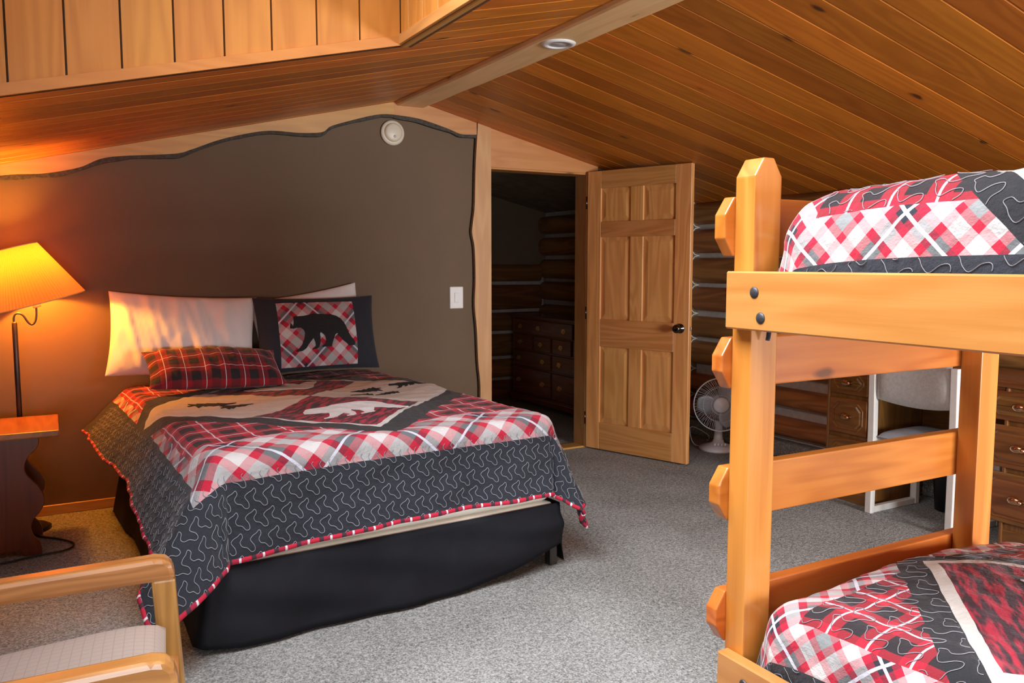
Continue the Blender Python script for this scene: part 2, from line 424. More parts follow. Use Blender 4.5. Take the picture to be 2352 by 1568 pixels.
def lathe_bm(prof, seg=32, bm=None, mtx=None):
    bm = bm or bmesh.new(); rings = []
    for r, z in prof:
        if r < 1e-6: rings.append([bm.verts.new((0, 0, z))])
        else: rings.append([bm.verts.new((r * math.cos(2 * PI * i / seg), r * math.sin(2 * PI * i / seg), z)) for i in range(seg)])
    for a, b in zip(rings[:-1], rings[1:]):
        for i in range(seg):
            j = (i + 1) % seg
            if len(a) == 1 and len(b) == 1: continue
            if len(a) == 1: bm.faces.new((a[0], b[i], b[j]))
            elif len(b) == 1: bm.faces.new((a[i], b[0], a[j]))
            else: bm.faces.new((a[i], b[i], b[j], a[j]))
    if mtx is not None:
        bmesh.ops.transform(bm, matrix=mtx, verts=[v for r in rings for v in r])
    return bm
def lathe(name, prof, mat, parent=None, loc=(0, 0, 0), seg=32, rot=None, smooth=True):
    o = from_bm(name, lathe_bm(prof, seg), mat, parent, loc, smooth)
    if rot: o.rotation_euler = rot
    return o
def tube_bm(pts, r, seg=8, bm=None, closed=False, rads=None):
    bm = bm or bmesh.new(); pts = [Vector(p) for p in pts]; n = len(pts); rings = []
    up = Vector((0, 0, 1)); prev = None
    for i, p in enumerate(pts):
        a = pts[(i - 1) % n] if (closed or i > 0) else p; b = pts[(i + 1) % n] if (closed or i < n - 1) else p
        t = (b - a).normalized()
        if prev is None:
            x = t.cross(up)
            if x.length < 1e-3: x = t.cross(Vector((1, 0, 0)))
        else: x = prev - t * prev.dot(t)
        x.normalize(); y = t.cross(x); prev = x
        rr = rads[i] if rads else r
        rings.append([bm.verts.new(p + (x * math.cos(2 * PI * k / seg) + y * math.sin(2 * PI * k / seg)) * rr) for k in range(seg)])
    for i in range(n if closed else n - 1):
        a, b = rings[i], rings[(i + 1) % n]
        for k in range(seg): bm.faces.new((a[k], b[k], b[(k + 1) % seg], a[(k + 1) % seg]))
    if not closed: bm.faces.new(rings[0][::-1]); bm.faces.new(rings[-1])
    return bm
def tube(name, pts, r, mat, parent=None, loc=(0, 0, 0), seg=8, closed=False, rads=None):
    return from_bm(name, tube_bm(pts, r, seg, None, closed, rads), mat, parent, loc, True)
def spline(pts, n=8):
    P = [Vector(p) for p in pts]; out = []
    for i in range(len(P) - 1):
        p0 = P[max(i - 1, 0)]; p1 = P[i]; p2 = P[i + 1]; p3 = P[min(i + 2, len(P) - 1)]
        for k in range(n):
            t = k / n
            out.append(0.5 * ((2 * p1) + (p2 - p0) * t + (2 * p0 - 5 * p1 + 4 * p2 - p3) * t * t + (3 * p1 - p0 - 3 * p2 + p3) * t ** 3))
    out.append(P[-1]); return out
def thing(name, label, cat, loc=(0, 0, 0), rotz=0.0, group=None):
    o = bpy.data.objects.new(name, None); o.empty_display_size = 0.1
    o.location = loc; o.rotation_euler = (0, 0, rotz); link(o)
    o['label'] = label; o['category'] = cat
    if group: o['group'] = group
    return o
def tag(o, label, cat, group=None):
    o['label'] = label; o['category'] = cat
    if group: o['group'] = group
    return o
def struct(o, label=None):
    o['kind'] = 'structure'
    if label: o['label'] = label
    return o
def stuff(o): o['kind'] = 'stuff'; return o
def smoothnoise(x, y, seed=0, octs=3, f0=1.0):
    r = np.random.default_rng(seed); out = np.zeros(np.broadcast(x, y).shape); amp = 1.0; tot = 0
    for k in range(octs):
        f = f0 * 1.9 ** k
        for j in range(4):
            a = r.uniform(0, 2 * PI); ph = r.uniform(0, 2 * PI); ff = f * r.uniform(0.7, 1.3)
            out = out + amp * np.sin(2 * PI * ff * (np.cos(a) * x + np.sin(a) * y) + ph)
        tot += amp * 2; amp *= 0.5
    return out / tot
def grid_faces(nu, nv):
    i = np.arange(nu - 1)[:, None] * nv + np.arange(nv - 1)[None, :]
    i = i.ravel()
    return np.stack([i, i + nv, i + nv + 1, i + 1], 1)
def solid(o, t, off=-1.0):
    md = o.modifiers.new('thickness', 'SOLIDIFY'); md.thickness = t; md.offset = off
    return o

# ================================================================== SETTING
D = 5.133; ZR = 2.4275; XRG = 2.093; SL = 0.2375; TH = math.atan(SL); XL = -2.4; XR = 4.60; YN = -2.2; YC = 7.5
def zl(x): return ZR + SL * (x - XRG)
def zrt(x): return ZR - SL * (x - XRG)
floor = box('floor', XL - 0.1, XR + 0.12, YN - 0.1, YC + 0.1, -0.1, 0.0, 'carpet', None, 0)
struct(floor, 'speckled grey beige carpet')

# ceiling: right slope
PWID = 0.158
def slope_slab(name, xa, xb, ya, yb, right, t0, t1, mat, parent=None):
    f = zrt if right else zl
    return prism(name, [(xa, f(xa) + t0), (xb, f(xb) + t0), (xb, f(xb) + t1), (xa, f(xa) + t1)], ya, yb, mat, parent)
ceil_r = struct(slope_slab('ceiling_right', XRG - 0.02, XR + 0.12, YN - 0.1, D + 0.12, True, 0.021, 0.10, 'deck'), 'sloping ceiling of orange cedar planks beside the ridge beam')
def plank_me(L, wid, th, mat):
    bm = bmesh.new(); h = wid / 2; c = 0.0045
    prof = [(-h + 0.0008, th), (-h + 0.0008, c), (-h + 0.0008 + c, 0), (h - 0.0008 - c, 0), (h - 0.0008, c), (h - 0.0008, th)]
    A = [bm.verts.new((0, y, z)) for y, z in prof]; B = [bm.verts.new((L, y, z)) for y, z in prof]
    bm.faces.new(A); bm.faces.new(B[::-1])
    for i in range(6): bm.faces.new((A[i], B[i], B[(i + 1) % 6], A[(i + 1) % 6]))
    bmesh.ops.recalc_face_normals(bm, faces=bm.faces)
    me = bpy.data.meshes.new('plank'); bm.to_mesh(me); bm.free(); me.materials.append(M[mat]); return me
me_r = plank_me((XR + 0.1 - XRG) / math.cos(TH), PWID, 0.02, 'cedar')
y = 1.866 + PWID / 2 - PWID * 26
while y < D:
    if y > YN:
        o = bpy.data.objects.new('plank', me_r); o.location = (XRG, y, ZR); o.rotation_euler = (0, TH, 0); link(o, ceil_r)
    y += PWID
# ceiling: left slope with the skylight well (XW < x < XD, YD0 < y < YD1)
XD, XW, YD0, YD1, ZD = 1.25, -0.25, -0.1, 3.144, 3.06
ceil_l = struct(slope_slab('ceiling_left', XL - 0.1, XRG, YD1 + 0.02, D + 0.12, False, 0.021, 0.10, 'deck'), 'low sloping ceiling of red brown cedar planks above the bed')
slope_slab('ceiling_board', XD + 0.02, XRG, YN - 0.1, YD1 + 0.02, False, 0.021, 0.10, 'deck', ceil_l)
slope_slab('ceiling_board', XL - 0.1, XD + 0.02, YN - 0.1, YD0, False, 0.0, 0.10, 'cedar', ceil_l)
slope_slab('ceiling_board', XL - 0.1, XW, YD0, YD1 + 0.02, False, 0.0, 0.10, 'cedar', ceil_l)
me_l = plank_me((XRG - XL + 0.08) / math.cos(TH), PWID, 0.02, 'cedar')
me_s = plank_me((XRG - XD - 0.004) / math.cos(TH), PWID, 0.02, 'cedar')
y = YD1 + PWID / 2
while y < D:
    o = bpy.data.objects.new('plank', me_l); o.location = (XL - 0.08, y, zl(XL - 0.08)); o.rotation_euler = (0, -TH, 0); link(o, ceil_l)
    y += PWID
y = YD1 - PWID / 2
while y > 0.2:
    o = bpy.data.objects.new('plank', me_s); o.location = (XD + 0.004, y, zl(XD + 0.004)); o.rotation_euler = (0, -TH, 0); link(o, ceil_l)
    y -= PWID

# ridge beam, slightly waney along its lower edges
def ridge():
    ys = np.arange(YN, D + 0.001, 0.06); n = len(ys); r = np.random.default_rng(3)
    wl = 1.997 - 0.006 * np.abs(smoothnoise(ys, ys * 0, 5, 3, 0.9)) ; wr = 2.187 + 0.007 * smoothnoise(ys, ys * 0, 9, 3, 0.8)
    zb = ZR - 0.05
    v, f = [], []
    for i in range(n):
        v += [(wl[i], ys[i], ZR + 0.03), (wl[i] - 0.001, ys[i], zb + 0.008), (wl[i] + 0.008, ys[i], zb), (wr[i] - 0.008, ys[i], zb), (wr[i], ys[i], zb + 0.008), (wr[i], ys[i], ZR + 0.03)]
    for i in range(n - 1):
        for k in range(6):
            f.append((i * 6 + k, (i + 1) * 6 + k, (i + 1) * 6 + (k + 1) % 6, i * 6 + (k + 1) % 6))
    f.append((0, 1, 2, 3, 4, 5)); f.append(tuple((n - 1) * 6 + k for k in (5, 4, 3, 2, 1, 0)))
    return mesh('ridge_beam', v, f, 'beam')
struct(ridge(), 'pale planed ridge beam along the ceiling peak')

# back wall with the closet doorway
X0, X1, ZT = 2.672, 3.462, 2.03
wall_back = struct(prism('wall_back', [(XL - 0.1, 0), (X0 - 0.02, 0), (X0 - 0.02, ZT + 0.02), (X1 + 0.03, ZT + 0.02), (X1 + 0.03, 0), (XR + 0.1, 0), (XR + 0.1, zrt(XR + 0.1) + 0.02), (XRG, ZR + 0.02), (XL - 0.1, zl(XL - 0.1) + 0.02)], D, D + 0.12, 'wallpaint'), 'matt brown painted wall behind the bed')
struct(box('baseboard_back', XL, 2.55, D - 0.014, D, 0.0, 0.055, 'pine_trim_x', None, 0.003), 'thin wooden baseboard under the brown wall')

# live edge boards along the roof line, with a bark edge
LB = [(-0.194, 1.827), (0.003, 1.848), (0.168, 1.887), (0.275, 1.939), (0.384, 1.962), (0.653, 1.991), (0.747, 2.021), (0.891, 2.082), (1.039, 2.128), (1.19, 2.159), (1.372, 2.16), (1.506, 2.175), (1.561, 2.214), (1.673, 2.254), (1.815, 2.298), (1.902, 2.316), (1.975, 2.319)]
LB = [(-1.9, 1.40), (-1.2, 1.60), (-0.6, 1.74)] + LB
RB = [(1.975, 2.319), (2.139, 2.309), (2.293, 2.276), (2.387, 2.25), (2.451, 2.232), (2.564, 2.237)]
def sp2(pts, n=5): return [(p.x, p.y) for p in spline([(a, b, 0) for a, b in pts], n)]
def live_board(name, low, topf, lab, seed):
    low = sp2(low); r = np.random.default_rng(seed)
    top = [(x, topf(x) - 0.001) for x, _ in low]
    b = prism(name, low + top[::-1], D - 0.033, D, 'pine_trim_x')
    struct(b, lab)
    nz = smoothnoise(np.array([p[0] for p in low]), np.zeros(len(low)), seed, 3, 2.0)
    bl = [(x, z - 0.017 - 0.010 * abs(k)) for (x, z), k in zip(low, nz)]
    up = [(x, z + 0.003) for x, z in low]
    prism('bark_edge', bl + up[::-1], D - 0.030, D - 0.001, 'bark', b)
live_board('trim_1', LB, zl, 'pale live edge board along the low roof line with dark bark', 4)
live_board('trim_2', RB, lambda x: zl(x) if x < XRG else zrt(x), 'short pale live edge board right of the ceiling peak', 5)
VE = [(2.571, 2.285), (2.554, 2.032), (2.546, 1.77), (2.532, 1.653), (2.525, 1.579), (2.544, 1.477), (2.55, 1.27), (2.543, 1.092), (2.559, 0.912), (2.568, 0.7), (2.584, 0.517), (2.578, 0.25), (2.585, 0.0)]
ve = sp2(VE)
t3 = prism('trim_3', ve + [(X0, 0.0), (X0, zrt(X0) - 0.001), (2.571, zrt(2.571) - 0.001)], D - 0.036, D + 0.12, 'pine_trim_z')
struct(t3, 'upright live edge pine casing at the closet doorway')
prism('bark_edge', [(x - 0.0045, z) for x, z in ve] + [(x + 0.003, z) for x, z in ve[::-1]], D - 0.020, D - 0.001, 'bark', t3)
t4 = prism('trim_4', [(X0, ZT), (3.56, ZT), (3.56, zrt(3.56) - 0.001), (X0, zrt(X0) - 0.001)], D - 0.028, D, 'pine_trim_x')
struct(t4, 'pine header board over the closet doorway')
box('soffit', X0, X1, D - 0.024, D + 0.12, ZT - 0.014, ZT, 'pine_trim_x', t4, 0.002)
t5 = struct(box('trim_5', X1 - 0.002, X1 + 0.03, D - 0.03, D + 0.12, 0, ZT, 'pine_trim_z', None, 0.003), 'pine jamb on the hinge side of the closet doorway')
struct(box('trim_6', X0, X1, D - 0.03, D + 0.10, 0.0, 0.014, 'pine_trim_x', None, 0.003), 'wooden threshold strip of the closet doorway')

# log wall on the right, running on into the closet
wall_right = struct(box('wall_right', XR - 0.03, XR + 0.12, YN, YC, 0, 1.90, 'chink', None, 0), 'stained log wall with pale chinking')
CH = [-0.09, 0.126, 0.322, 0.530, 0.773, 0.975, 1.203, 1.437, 1.660, 1.875]
GAP = [0.015, 0.018, 0.036, 0.036, 0.016, 0.022, 0.014, 0.018, 0.018, 0.014]
def log_me(length, h, dep, mat, seed, along='Y'):
    n, sg = int(length / 0.16), 15
    v, f = [], []
    for i in range(n + 1):
        a = length * i / n
        for k in range(sg):
            t = PI * (k / (sg - 1)) - PI / 2
            wob = 0.05 * math.sin(a * 1.7 + seed * 2.1) + 0.03 * math.sin(a * 4.3 + seed + 2 * t)
            cz = math.copysign(abs(math.sin(t)) ** 0.85, math.sin(t))
            z = cz * h / 2 * (1 + 0.35 * wob); x = -dep * (abs(math.cos(t)) ** 0.8) * (1 + wob)
            v.append((x, a, z) if along == 'Y' else (a, x, z))
    for i in range(n):
        for k in range(sg - 1): f.append((i * sg + k, i * sg + k + 1, (i + 1) * sg + k + 1, (i + 1) * sg + k))
    return v, f
for i in range(1, len(CH) - 1):
    lo_, hi_ = CH[i] + GAP[i], CH[i + 1] - GAP[i + 1]; h = hi_ - lo_
    v, f = log_me(YC - YN, h, 0.105, 'log', i)
    if i == 8: v = [(x, y_, min(z, 0.085)) for x, y_, z in v]
    mesh('log', v, f, 'log', wall_right, tuple(Vector((XR - 0.012, YN, (lo_ + hi_) / 2)) - wall_right.location), True)
struct(box('baseboard_right', XR - 0.11, XR, YN, YC, 0, 0.118, 'carpet', None, 0.02), 'carpet turned up along the foot of the log wall')
# scribed seam where the plaster wall meets the logs
seam = []
for i in range(1, len(CH) - 1):
    zc = (CH[i] + CH[i + 1]) / 2; h = (CH[i + 1] - CH[i]) / 2
    for k in range(9):
        t = -PI / 2 + PI * k / 8
        seam.append((XR - 0.03 - 0.095 * abs(math.cos(t)) ** 0.7, D - 0.004, zc + h * math.sin(t)))
tube('chinking_seam', seam, 0.005, 'chink', wall_right, tuple(-wall_right.location), 6)

# other walls (out of the picture), with the two windows that light the room
wall_left = struct(box('wall_left', XL - 0.1, XL, YN, D, 0, zl(XL), 'wallunseen', None, 0))
def window(name, lab, pts, axis, pos):
    a0, a1, z0, z1 = pts
    def bx(n, p0, p1, q0, q1, dd, mat, par):
        if axis == 'X': return box(n, pos - dd, pos + dd, p0, p1, q0, q1, mat, par, 0.002, par.location if par else (0, 0, 0))
        return box(n, p0, p1, pos - dd, pos + dd, q0, q1, mat, par, 0.002, par.location if par else (0, 0, 0))
    root = bpy.data.objects.new(name, None); root.location = (pos, a0, z0) if axis == 'X' else (a0, pos, z0); link(root); struct(root, lab)
    bx('window_frame', a0, a1, z0, z0 + 0.05, 0.03, 'pine_trim_y', root); bx('window_frame', a0, a1, z1 - 0.05, z1, 0.03, 'pine_trim_y', root)
    bx('window_frame', a0, a0 + 0.05, z0, z1, 0.03, 'pine_trim_z', root); bx('window_frame', a1 - 0.05, a1, z0, z1, 0.03, 'pine_trim_z', root)
    mid = (a0 + a1) / 2
    bx('mullion', mid - 0.025, mid + 0.025, z0 + 0.05, z1 - 0.05, 0.025, 'pine_trim_z', root)
    bx('pane', a0 + 0.05, mid - 0.025, z0 + 0.05, z1 - 0.05, 0.003, 'glass', root)
    bx('pane', mid + 0.025, a1 - 0.05, z0 + 0.05, z1 - 0.05, 0.003, 'glass', root)
def rz(x_): return min(zl(x_), zrt(x_))
def wcol(n_, xa, xb, z0, z1, par=None):
    if z1 is None:
        top = [(xb, rz(xb))] + ([(XRG, ZR)] if xa < XRG < xb else []) + [(xa, rz(xa))]
    else: top = [(xb, z1), (xa, z1)]
    return prism(n_, [(xa, z0), (xb, z0)] + top, YN - 0.1, YN, 'wallunseen', par)
wf = struct(wcol('wall_front', XL - 0.1, -1.5, 0, None))
for xa, xb, z0, z1 in ((-1.5, 0.3, 0, 0.55), (-1.5, 0.3, 1.5, None), (0.3, 2.7, 0, None), (2.7, 4.1, 0, 0.8), (2.7, 4.1, 1.75, None), (4.1, XR + 0.1, 0, None)):
    wcol('wall_piece', xa, xb, z0, z1, wf)
window('window_2', 'two pane gable window under the low roof slope behind the camera', (-1.5, 0.3, 0.55, 1.5), 'Y', YN - 0.05)
window('window_3', 'two pane gable window by the log wall behind the camera', (2.7, 4.1, 0.8, 1.75), 'Y', YN - 0.05)

# skylight well: upright pine boards
df = struct(prism('wall_well_far', [(XW, zl(XW)), (XD + 0.03, zl(XD + 0.03)), (XD + 0.03, ZD), (XW, ZD)], YD1 + 0.018, YD1 + 0.05, 'deck'), 'skylight well side of wide upright honey pine boards')
x = XD; k = 0
while x > XW + 0.01:
    xa = max(XW, x - 0.1668)
    g = 0.0034
    o = prism('plank', [(xa + g - x, zl(xa + g) - zl(x)), (-g, zl(x - g) - zl(x)), (-g, ZD - zl(x)), (xa + g - x, ZD - zl(x))], 0, 0.018 - 0.002 * (k % 2), 'cedar_z', df, (x, YD1, zl(x)))
    x = xa; k += 1
ds = struct(box('wall_well_side', XD + 0.018, XD + 0.05, YD0, YD1 + 0.02, zl(XD) - 0.0, ZD, 'deck', None, 0), 'skylight well side of narrow honey pine boards by the ridge beam')
y = YD1
first = True
while y > YD0 + 0.05:
    ya = max(YD0, y - (0.078 if first else 0.14)); first = False
    box('plank', XD, XD + 0.018, ya + 0.0012, y - 0.0012, zl(XD), ZD, 'cedar_z', ds, 0.0012, ds.location)
    y = ya
# trim strips round the foot of the opening
prism('batten', [(XW, zl(XW) - 0.004), (XD, zl(XD) - 0.004), (XD, zl(XD) + 0.034), (XW, zl(XW) + 0.034)], YD1 - 0.014, YD1, 'batten', df)
box('batten', XD - 0.014, XD, YD0, YD1, zl(XD) - 0.004, zl(XD) + 0.036, 'pine_trim_y', ds, 0.002, ds.location)
b_ = box('batten', 0, 0.034, YD0, YD1 + 0.02, 0, 0.008, 'pine_trim_y', ds, 0.002, (0, 0, 0)); b_.location = Vector((XD + 0.018, (YD0 + YD1) / 2, zl(XD + 0.018) - 0.006)) - ds.location; b_.rotation_euler = (0, -TH, 0)
struct(box('wall_well_near', XW, XD + 0.05, YD0 - 0.05, YD0, zl(XW), ZD, 'cedar_z', None, 0))
struct(box('wall_well_left', XW - 0.05, XW, YD0 - 0.05, YD1 + 0.05, zl(XW), ZD, 'cedar_z', None, 0))
sk = bpy.data.objects.new('window_1', None); sk.location = (0.5, 1.5, ZD); link(sk); struct(sk, 'skylight at the top of the pine lined well')
SO = (0.5, 1.5, ZD)
for (xa, xb, ya, yb) in ((XW - 0.05, XW + 0.04, YD0 - 0.05, YD1 + 0.05), (XD - 0.04, XD + 0.05, YD0 - 0.05, YD1 + 0.05), (XW + 0.04, XD - 0.04, YD0 - 0.05, YD0 + 0.04), (XW + 0.04, XD - 0.04, YD1 - 0.04, YD1 + 0.05), (XW + 0.04, XD - 0.04, 1.49, 1.55)):
    box('window_frame', xa, xb, ya, yb, ZD, ZD + 0.06, 'pine_trim_y', sk, 0.003, SO)
for (ya, yb) in ((YD0 + 0.04, 1.49), (1.55, YD1 - 0.04)): box('pane', XW + 0.04, XD - 0.04, ya, yb, ZD + 0.02, ZD + 0.026, 'glass', sk, 0, SO)

# closet
struct(box('wall_closet_back', 2.0, XR, YC, YC + 0.1, 0, 2.4, 'closetpaint', None, 0), 'dark brown closet wall above logs')
struct(box('wall_closet_left', 2.2, 2.3, D + 0.12, YC, 0, 2.4, 'closetpaint', None, 0))
cc = struct(slope_slab('ceiling_closet', XRG + 0.1, XR + 0.12, D + 0.12, YC + 0.1, True, 0.06, 0.12, 'closetplaster'), 'dark plaster closet ceiling')
clw = struct(box('wall_closet_logs', 2.3, XR - 0.06, YC - 0.02, YC, 0, 1.36, 'chink', None, 0), 'dark log wainscot at the back of the closet')
CB = [-0.05, 0.196, 0.413, 0.674, 0.889, 1.174, 1.38]
for i in range(len(CB) - 1):
    v, f = log_me(XR - 0.12 - 2.3, CB[i + 1] - CB[i] - 0.03, 0.075, 'log', i + 20, 'X')
    f = [t[::-1] for t in f]
    mesh('log', v, f, 'log_x', clw, (2.3 - clw.location.x, -0.005, (CB[i] + CB[i + 1]) / 2 - clw.location.z), True)

# ------------------------------------------------------------------ the open six panel door
HX, HY = 3.470, 5.082
FX, FY = 3.752, 4.285
ang = math.atan2(FY - HY, FX - HX); DW = math.hypot(FX - HX, FY - HY); DH, DT = 2.022, 0.038
door = bpy.data.objects.new('door_1', None); door.location = (HX, HY, 0.012); door.rotation_euler = (0, 0, ang); link(door)
struct(door, 'open six panel honey fir door with dark knob'); door['category'] = 'door'
# local x from the hinge to the free edge, local y: +y is toward the room side seen by the camera = -y here
def dbox(n, x0, x1, z0, z1, mat, par=door, y0=-DT / 2, y1=DT / 2, bev=0.002): return box(n, x0, x1, y0, y1, z0, z1, mat, par, bev)
S = 0.118
dbox('stile', 0, S, 0, DH, 'door_z'); dbox('stile', DW - S, DW, 0, DH, 'door_z')
MU0, MU1 = DW / 2 - 0.052, DW / 2 + 0.052
rails = [(0, 0.20), (0.76, 0.96), (1.55, 1.66), (DH - 0.125, DH)]
for a, b in rails: dbox('rail', S, DW - S, a, b, 'door_x')
for (a, b) in ((0.20, 0.76), (0.96, 1.55), (1.66, DH - 0.125)):
    dbox('muntin', MU0, MU1, a, b, 'door_z')
    for xa, xb in ((S, MU0), (MU1, DW - S)):
        # raised field with a sloped margin on both faces
        bm = bmesh.new(); g = 0.042
        for sgn in (-1, 1):
            o4 = [bm.verts.new((px, sgn * 0.006, pz)) for px, pz in ((xa, a), (xb, a), (xb, b), (xa, b))]
            i4 = [bm.verts.new((px, sgn * 0.0145, pz)) for px, pz in ((xa + g, a + g), (xb - g, a + g), (xb - g, b - g), (xa + g, b - g))]
            bm.faces.new(i4)
            for q in range(4): bm.faces.new((o4[q], o4[(q + 1) % 4], i4[(q + 1) % 4], i4[q]))
        from_bm('panel', bm, 'door_z', door)
KN = [(0.0, 0.0), (0.033, 0.0), (0.033, 0.006), (0.013, 0.010), (0.012, 0.028), (0.024, 0.036), (0.030, 0.048), (0.028, 0.058), (0.018, 0.066), (0.0, 0.067)]
lathe('knob', KN, 'knobdark', door, (DW - 0.065, -DT / 2, 0.925), 24, (R(90), 0, 0))
lathe('knob', KN, 'knobdark', door, (DW - 0.065, DT / 2, 0.925), 24, (R(-90), 0, 0))
dbox('latch', DW - 0.001, DW + 0.012, 0.912, 0.938, 'chrome', door, -0.008, 0.008, 0.002)
for hz in (0.22, 1.0, 1.80): tube('hinge', [(-0.006, -DT / 2 - 0.004, hz - 0.045), (-0.006, -DT / 2 - 0.004, hz + 0.045)], 0.005, 'knobdark', door)

# ================================================================== THINGS
# smoke detector, light switch, ceiling light disc
sd = thing('smoke_detector', 'round cream smoke detector on the brown wall under the peak', 'smoke detector', (1.972, D, 2.208))
lathe('base', [(0, 0), (0.078, 0), (0.080, 0.012), (0.074, 0.020), (0.058, 0.022)], 'creamplastic', sd, (0, 0, 0), 36, (R(90), 0, 0))
lathe('cover', [(0.060, 0.018), (0.058, 0.034), (0.045, 0.041), (0, 0.043)], 'creamplastic', sd, (0, 0, 0), 36, (R(90), 0, 0))
lathe('test_button', [(0, 0.042), (0.008, 0.042), (0.008, 0.046), (0, 0.047)], 'graydisc', sd, (0.004, 0, -0.026), 16, (R(90), 0, 0))
sw = thing('light_switch', 'white rocker light switch beside the doorway casing', 'light switch', (2.42, D, 1.143))
box('cover_plate', -0.05, 0.05, -0.008, 0, -0.074, 0.074, 'whiteplastic', sw, 0.004)
box('rocker', -0.017, 0.017, -0.013, -0.006, -0.034, 0.034, 'whiteplastic', sw, 0.002)
cl = thing('ceiling_light', 'flat round white light set in the ridge beam', 'light fixture', (2.093, 3.325, ZR - 0.05))
lathe('trim_ring', [(0.050, -0.001), (0.052, -0.010), (0.074, -0.008), (0.080, -0.001), (0.080, 0.0)], 'whiteplastic', cl, (0, 0, 0), 40)
lathe('lens', [(0, -0.004), (0.052, -0.004), (0.052, 0.0)], 'graydisc', cl, (0, 0, 0), 40)

# ------------------------------------------------------------------ the big bed
BX, BY, BR = 1.141, 4.070, R(4.0)
bed = thing('bed', 'queen bed with black cloth skirt and cream mattress by the brown wall', 'bed', (BX, BY, 0), BR)
HW, HL = 0.76, 1.012
def rbox(name, hx, hy, z0, z1, r, mat, parent, seg=4):
    bm = bmesh.new(); bmesh.ops.create_cube(bm, size=1.0)
    for v in bm.verts: v.co = Vector((v.co.x * 2 * hx, v.co.y * 2 * hy, (z0 + z1) / 2 + v.co.z * (z1 - z0)))
    bmesh.ops.bevel(bm, geom=list(bm.edges), offset=r, segments=seg, profile=0.5, affect='EDGES')
    return from_bm(name, bm, mat, parent, smooth=True)
rbox('mattress', HW - 0.012, HL - 0.012, 0.302, 0.678, 0.05, 'mattress', bed)
rbox('box_spring', HW - 0.012, HL - 0.012, 0.13, 0.300, 0.02, 'mattress', bed)
for sx in (-1, 1):
    for sy in (-1, 1):
        px, py = sx * (HW - 0.10), sy * (HL - 0.10)
        if sx == 1 and sy == -1: px, py = HW - 0.005, -HL + 0.03
        bm = bmesh.new()
        for (a0, a1, b0, b1) in ((-0.02, 0.02, -0.002, 0.002), (-0.02, -0.016, -0.002, 0.035)):
            r_ = bmesh.ops.create_cube(bm, size=1.0)
            for v in r_['verts']: v.co = Vector((px + (a0 + a1) / 2 + v.co.x * (a1 - a0), py + (b0 + b1) / 2 + v.co.y * (b1 - b0), 0.07 + v.co.z * 0.14))
        from_bm('leg', bm, 'steel', bed)
    box('frame_rail', sx * (HW - 0.06) - 0.02, sx * (HW - 0.06) + 0.02, -HL + 0.04, HL - 0.04, 0.10, 0.13, 'steel', bed, 0.002)
# skirt: left side, foot, right side
def skirt():
    path = []; inset = 0.004
    N1, N2 = 60, 70
    for i in range(N1): path.append((-HW - inset, HL - 0.05 - (2 * HL - 0.05) * i / N1, -1, 0))
    for i in range(N2 + 1): path.append((-HW - inset + (2 * HW + 2 * inset) * i / N2, -HL - inset, 0, -1))
    for i in range(1, N1): path.append((HW + inset, -HL + (2 * HL - 0.05) * i / N1, 1, 0))
    rows = 12; v = []
    foot0, foot1 = N1, N1 + N2
    for i, (x_, y_, nx, ny) in enumerate(path):
        q = i / len(path)
        if foot0 <= i <= foot1:
            t = (i - foot0) / N2
            bot = 0.012 + 0.10 * max(0, (t - 0.62) / 0.38) ** 1.5 + 0.02 * max(0, 0.06 - t) / 0.06
            if t < 0.03 or t > 0.97:
                s = -1 if t < 0.5 else 1; nx, ny = s * 0.7, -0.7
        else: bot = 0.016 + 0.006 * math.sin(i * 0.9); t = 0.5
        for k in range(rows + 1):
            a = k / rows; z = 0.300 + (bot - 0.300) * a
            swing = 0.050 * a + 0.009 * a * math.sin(i * 0.21 + 0.6) + 0.004 * a * math.sin(i * 0.53 + 2)
            if foot0 <= i <= foot1:
                swing += 0.012 * math.sin(PI * a) * math.sin(7 * t + 2.0 * a) - 0.05 * a * max(0, (t - 0.75) / 0.25)
                # diagonal pull lines
                swing += 0.007 * math.sin(18 * (a * 0.55 - t * 0.9)) * a * (1 - a) * 4
            v.append((x_ + nx * swing, y_ + ny * swing, z))
    f = grid_faces(len(path), rows + 1)
    o = mesh('bed_skirt', v, f, 'skirt', bed, smooth=True); solid(o, 0.003, 0)
skirt()

